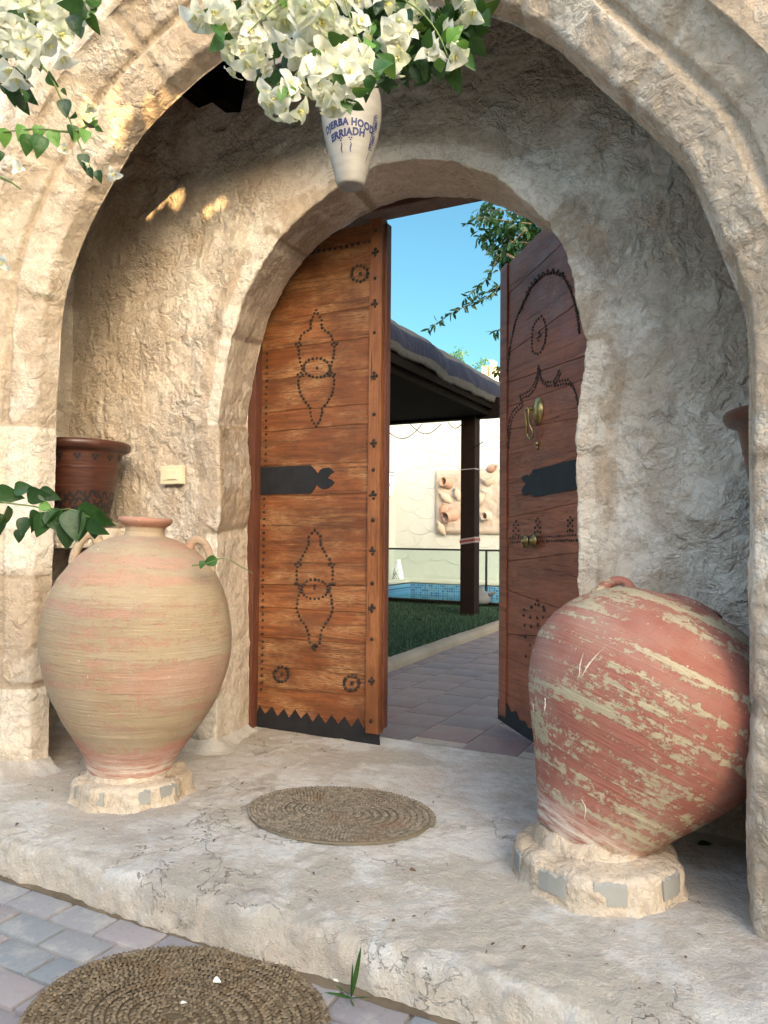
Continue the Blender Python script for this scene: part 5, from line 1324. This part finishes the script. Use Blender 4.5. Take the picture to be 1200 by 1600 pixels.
def blob(cx, cy, cz, r, n, sq=1.0):
    for _ in range(n):
        v = Vector((random.gauss(0, 1), random.gauss(0, 1), random.gauss(0, 1))).normalized()*r*random.uniform(.25, 1)**.5; q = Vector((cx, cy, cz))+Vector((v.x, v.y, v.z*sq))
        if noise.noise(q*2.6) < -.12: continue
        d = Vector((random.gauss(0, .6), random.gauss(0, .6), random.gauss(-.45, .4))); leaf(lv, q, d, Vector((random.gauss(0, .5), random.gauss(-.4, .5), 1)), random.uniform(.06, .095), random.uniform(.028, .042), .3, .2, rows=4)
for (x, y, r, n) in ((745, 345, 26, 60), (775, 360, 36, 150), (800, 350, 34, 190), (820, 375, 36, 190), (795, 395, 24, 110), (785, 410, 20, 60), (830, 340, 34, 160), (860, 380, 50, 220), (775, 515, 10, 14), (782, 578, 12, 16), (760, 325, 22, 60), (870, 330, 50, 150), (790, 600, 9, 10), (900, 420, 60, 160)):
    q = ony(x, y, YT+.15); blob(q.x, q.y+random.uniform(0, .3), q.z, r/F*6.2, n)
for (x, y, z, r, n) in ((-.8, 6.7, 3.9, .8, 500), (-1.1, 6.0, 4.2, .6, 300), (-.1, 6.6, 3.7, .6, 300)): blob(x, y, z, r, n)
lv.build('crown', M['leaf_dark'], tree, True)

# far sunlit house and far shrub
M['farwall'] = simple('ochre_render', (.50, .40, .26), .9, 5, .01, .1)
fh = empty('far_house', (-8, 22.5, 0), 'sunlit ochre house with stepped battlements showing above the awning', 'building')
b = MB(); b.box((-8.5, 24.2, 2.75), (9, 4, 5.5)); b.build('wall', M['farwall'], fh)
for (x0, x1, y) in ((752, 762, 572), (765, 771, 563), (774, 790, 580), (730, 742, 590)):
    a, c = ony(x0, y, 22.2), ony(x1, y, 22.2); b = MB(); b.box(((a.x+c.x)/2, 22.36, (a.z+5.4)/2), (c.x-a.x, .34, a.z-5.4)); b.build('merlon', M['farwall'], fh)
fs_ = empty('far_shrub', (ony(716, 600, 17).x, 17, 0), 'thin feathery treetop far beyond the awning', 'tree')
lv = MB(); q0 = ony(716, 560, 17)
b = MB(); b.tube([(q0.x, 17, 0), (q0.x, 17, q0.z-.2), (q0.x, 17, q0.z)], [.08, .05, .02], 6); b.build('trunk', M['twig'], fs_, True)
for (x, y, n) in ((712, 556, 40), (722, 552, 24), (716, 565, 60), (755, 568, 30), (748, 575, 30), (718, 580, 60)):
    for _ in range(n):
        q = ony(x+random.gauss(0, 4), y+random.gauss(0, 4), 17+random.gauss(0, .2)); leaf(lv, q, (random.gauss(0, 1), random.gauss(0, 1), random.gauss(.4, 1)), (random.random(), -1, .5), .10, .03, .2, .2, rows=3)
lv.build('crown', M['leaf'], fs_, True)

# ---------------------------------------------------------------- ADDED SUN BLOCKER, unseen wall across the lane; its holes cast the sun flecks
M['blocker_wall'] = simple('sun_blocker_white', (.66, .60, .50), .9, 5, .01, .1)
def build_sun_blocker():
    Y0 = -8.0; holes = []
    spots = [((275, 305), 3.03, .040), ((268, 302), 3.03, .026), ((232, 323), 3.03, .032), ((250, 309), 3.03, .026), ((325, 326), 3.03, .026), ((344, 313), 3.03, .026), ((195, 352), 3.03, .026),
             ((177, 150), 2.30, .030), ((179, 172), 2.30, .036), ((178, 197), 2.30, .028), ((197, 163), 2.30, .024), ((137, 177), 2.30, .034), ((135, 192), 2.30, .028)]
    for (px_, Y, r) in spots:
        p = ony(*px_, Y); t = (Y0-p.y)/S.y; q = p+S*t; holes.append((q.x, q.z, r))
    x0, x1, z0, z1 = -30.0, 45.0, -.2, 5.5
    root = empty('sun_blocker', (10, Y0, -.2), 'added unseen wall across the lane, blocking the low sun except for flecks', 'building')
    bx0, bx1 = min(h[0] for h in holes)-.15, max(h[0] for h in holes)+.15; bz0, bz1 = min(h[1] for h in holes)-.15, max(h[1] for h in holes)+.15
    b = MB(); T = .10
    for (xa, xb, za, zb) in ((x0, bx0, z0, z1), (bx1, x1, z0, z1), (bx0, bx1, z0, bz0), (bx0, bx1, bz1, z1)): b.box(((xa+xb)/2, Y0, (za+zb)/2), (xb-xa, T, zb-za))
    b.build('wall', M['blocker_wall'], root)
    # screen with holes shaped to cast the sun flecks, built as cells
    n = .012; nxx = int((bx1-bx0)/n); nzz = int((bz1-bz0)/n); b = MB(); verts = {}; vs = []; fq = []
    def vid(i, j):
        if (i, j) not in verts: verts[(i, j)] = len(vs); vs.append((bx0+(bx1-bx0)*i/nxx, Y0, bz0+(bz1-bz0)*j/nzz))
        return verts[(i, j)]
    for i in range(nxx):
        for j in range(nzz):
            cx, cz = bx0+(bx1-bx0)*(i+.5)/nxx, bz0+(bz1-bz0)*(j+.5)/nzz
            if any(((cx-h[0])*.72)**2+((cz-h[1])*.85)**2*(1+.5*math.sin(cx*60+cz*40)) < h[2]**2 for h in holes): continue
            fq.append((vid(i, j), vid(i+1, j), vid(i+1, j+1), vid(i, j+1)))
    b.add(vs, fq); o = b.build('sun_fleck_screen', M['blocker_wall'], root); sol = o.modifiers.new('s', 'SOLIDIFY'); sol.thickness = .006
build_sun_blocker()
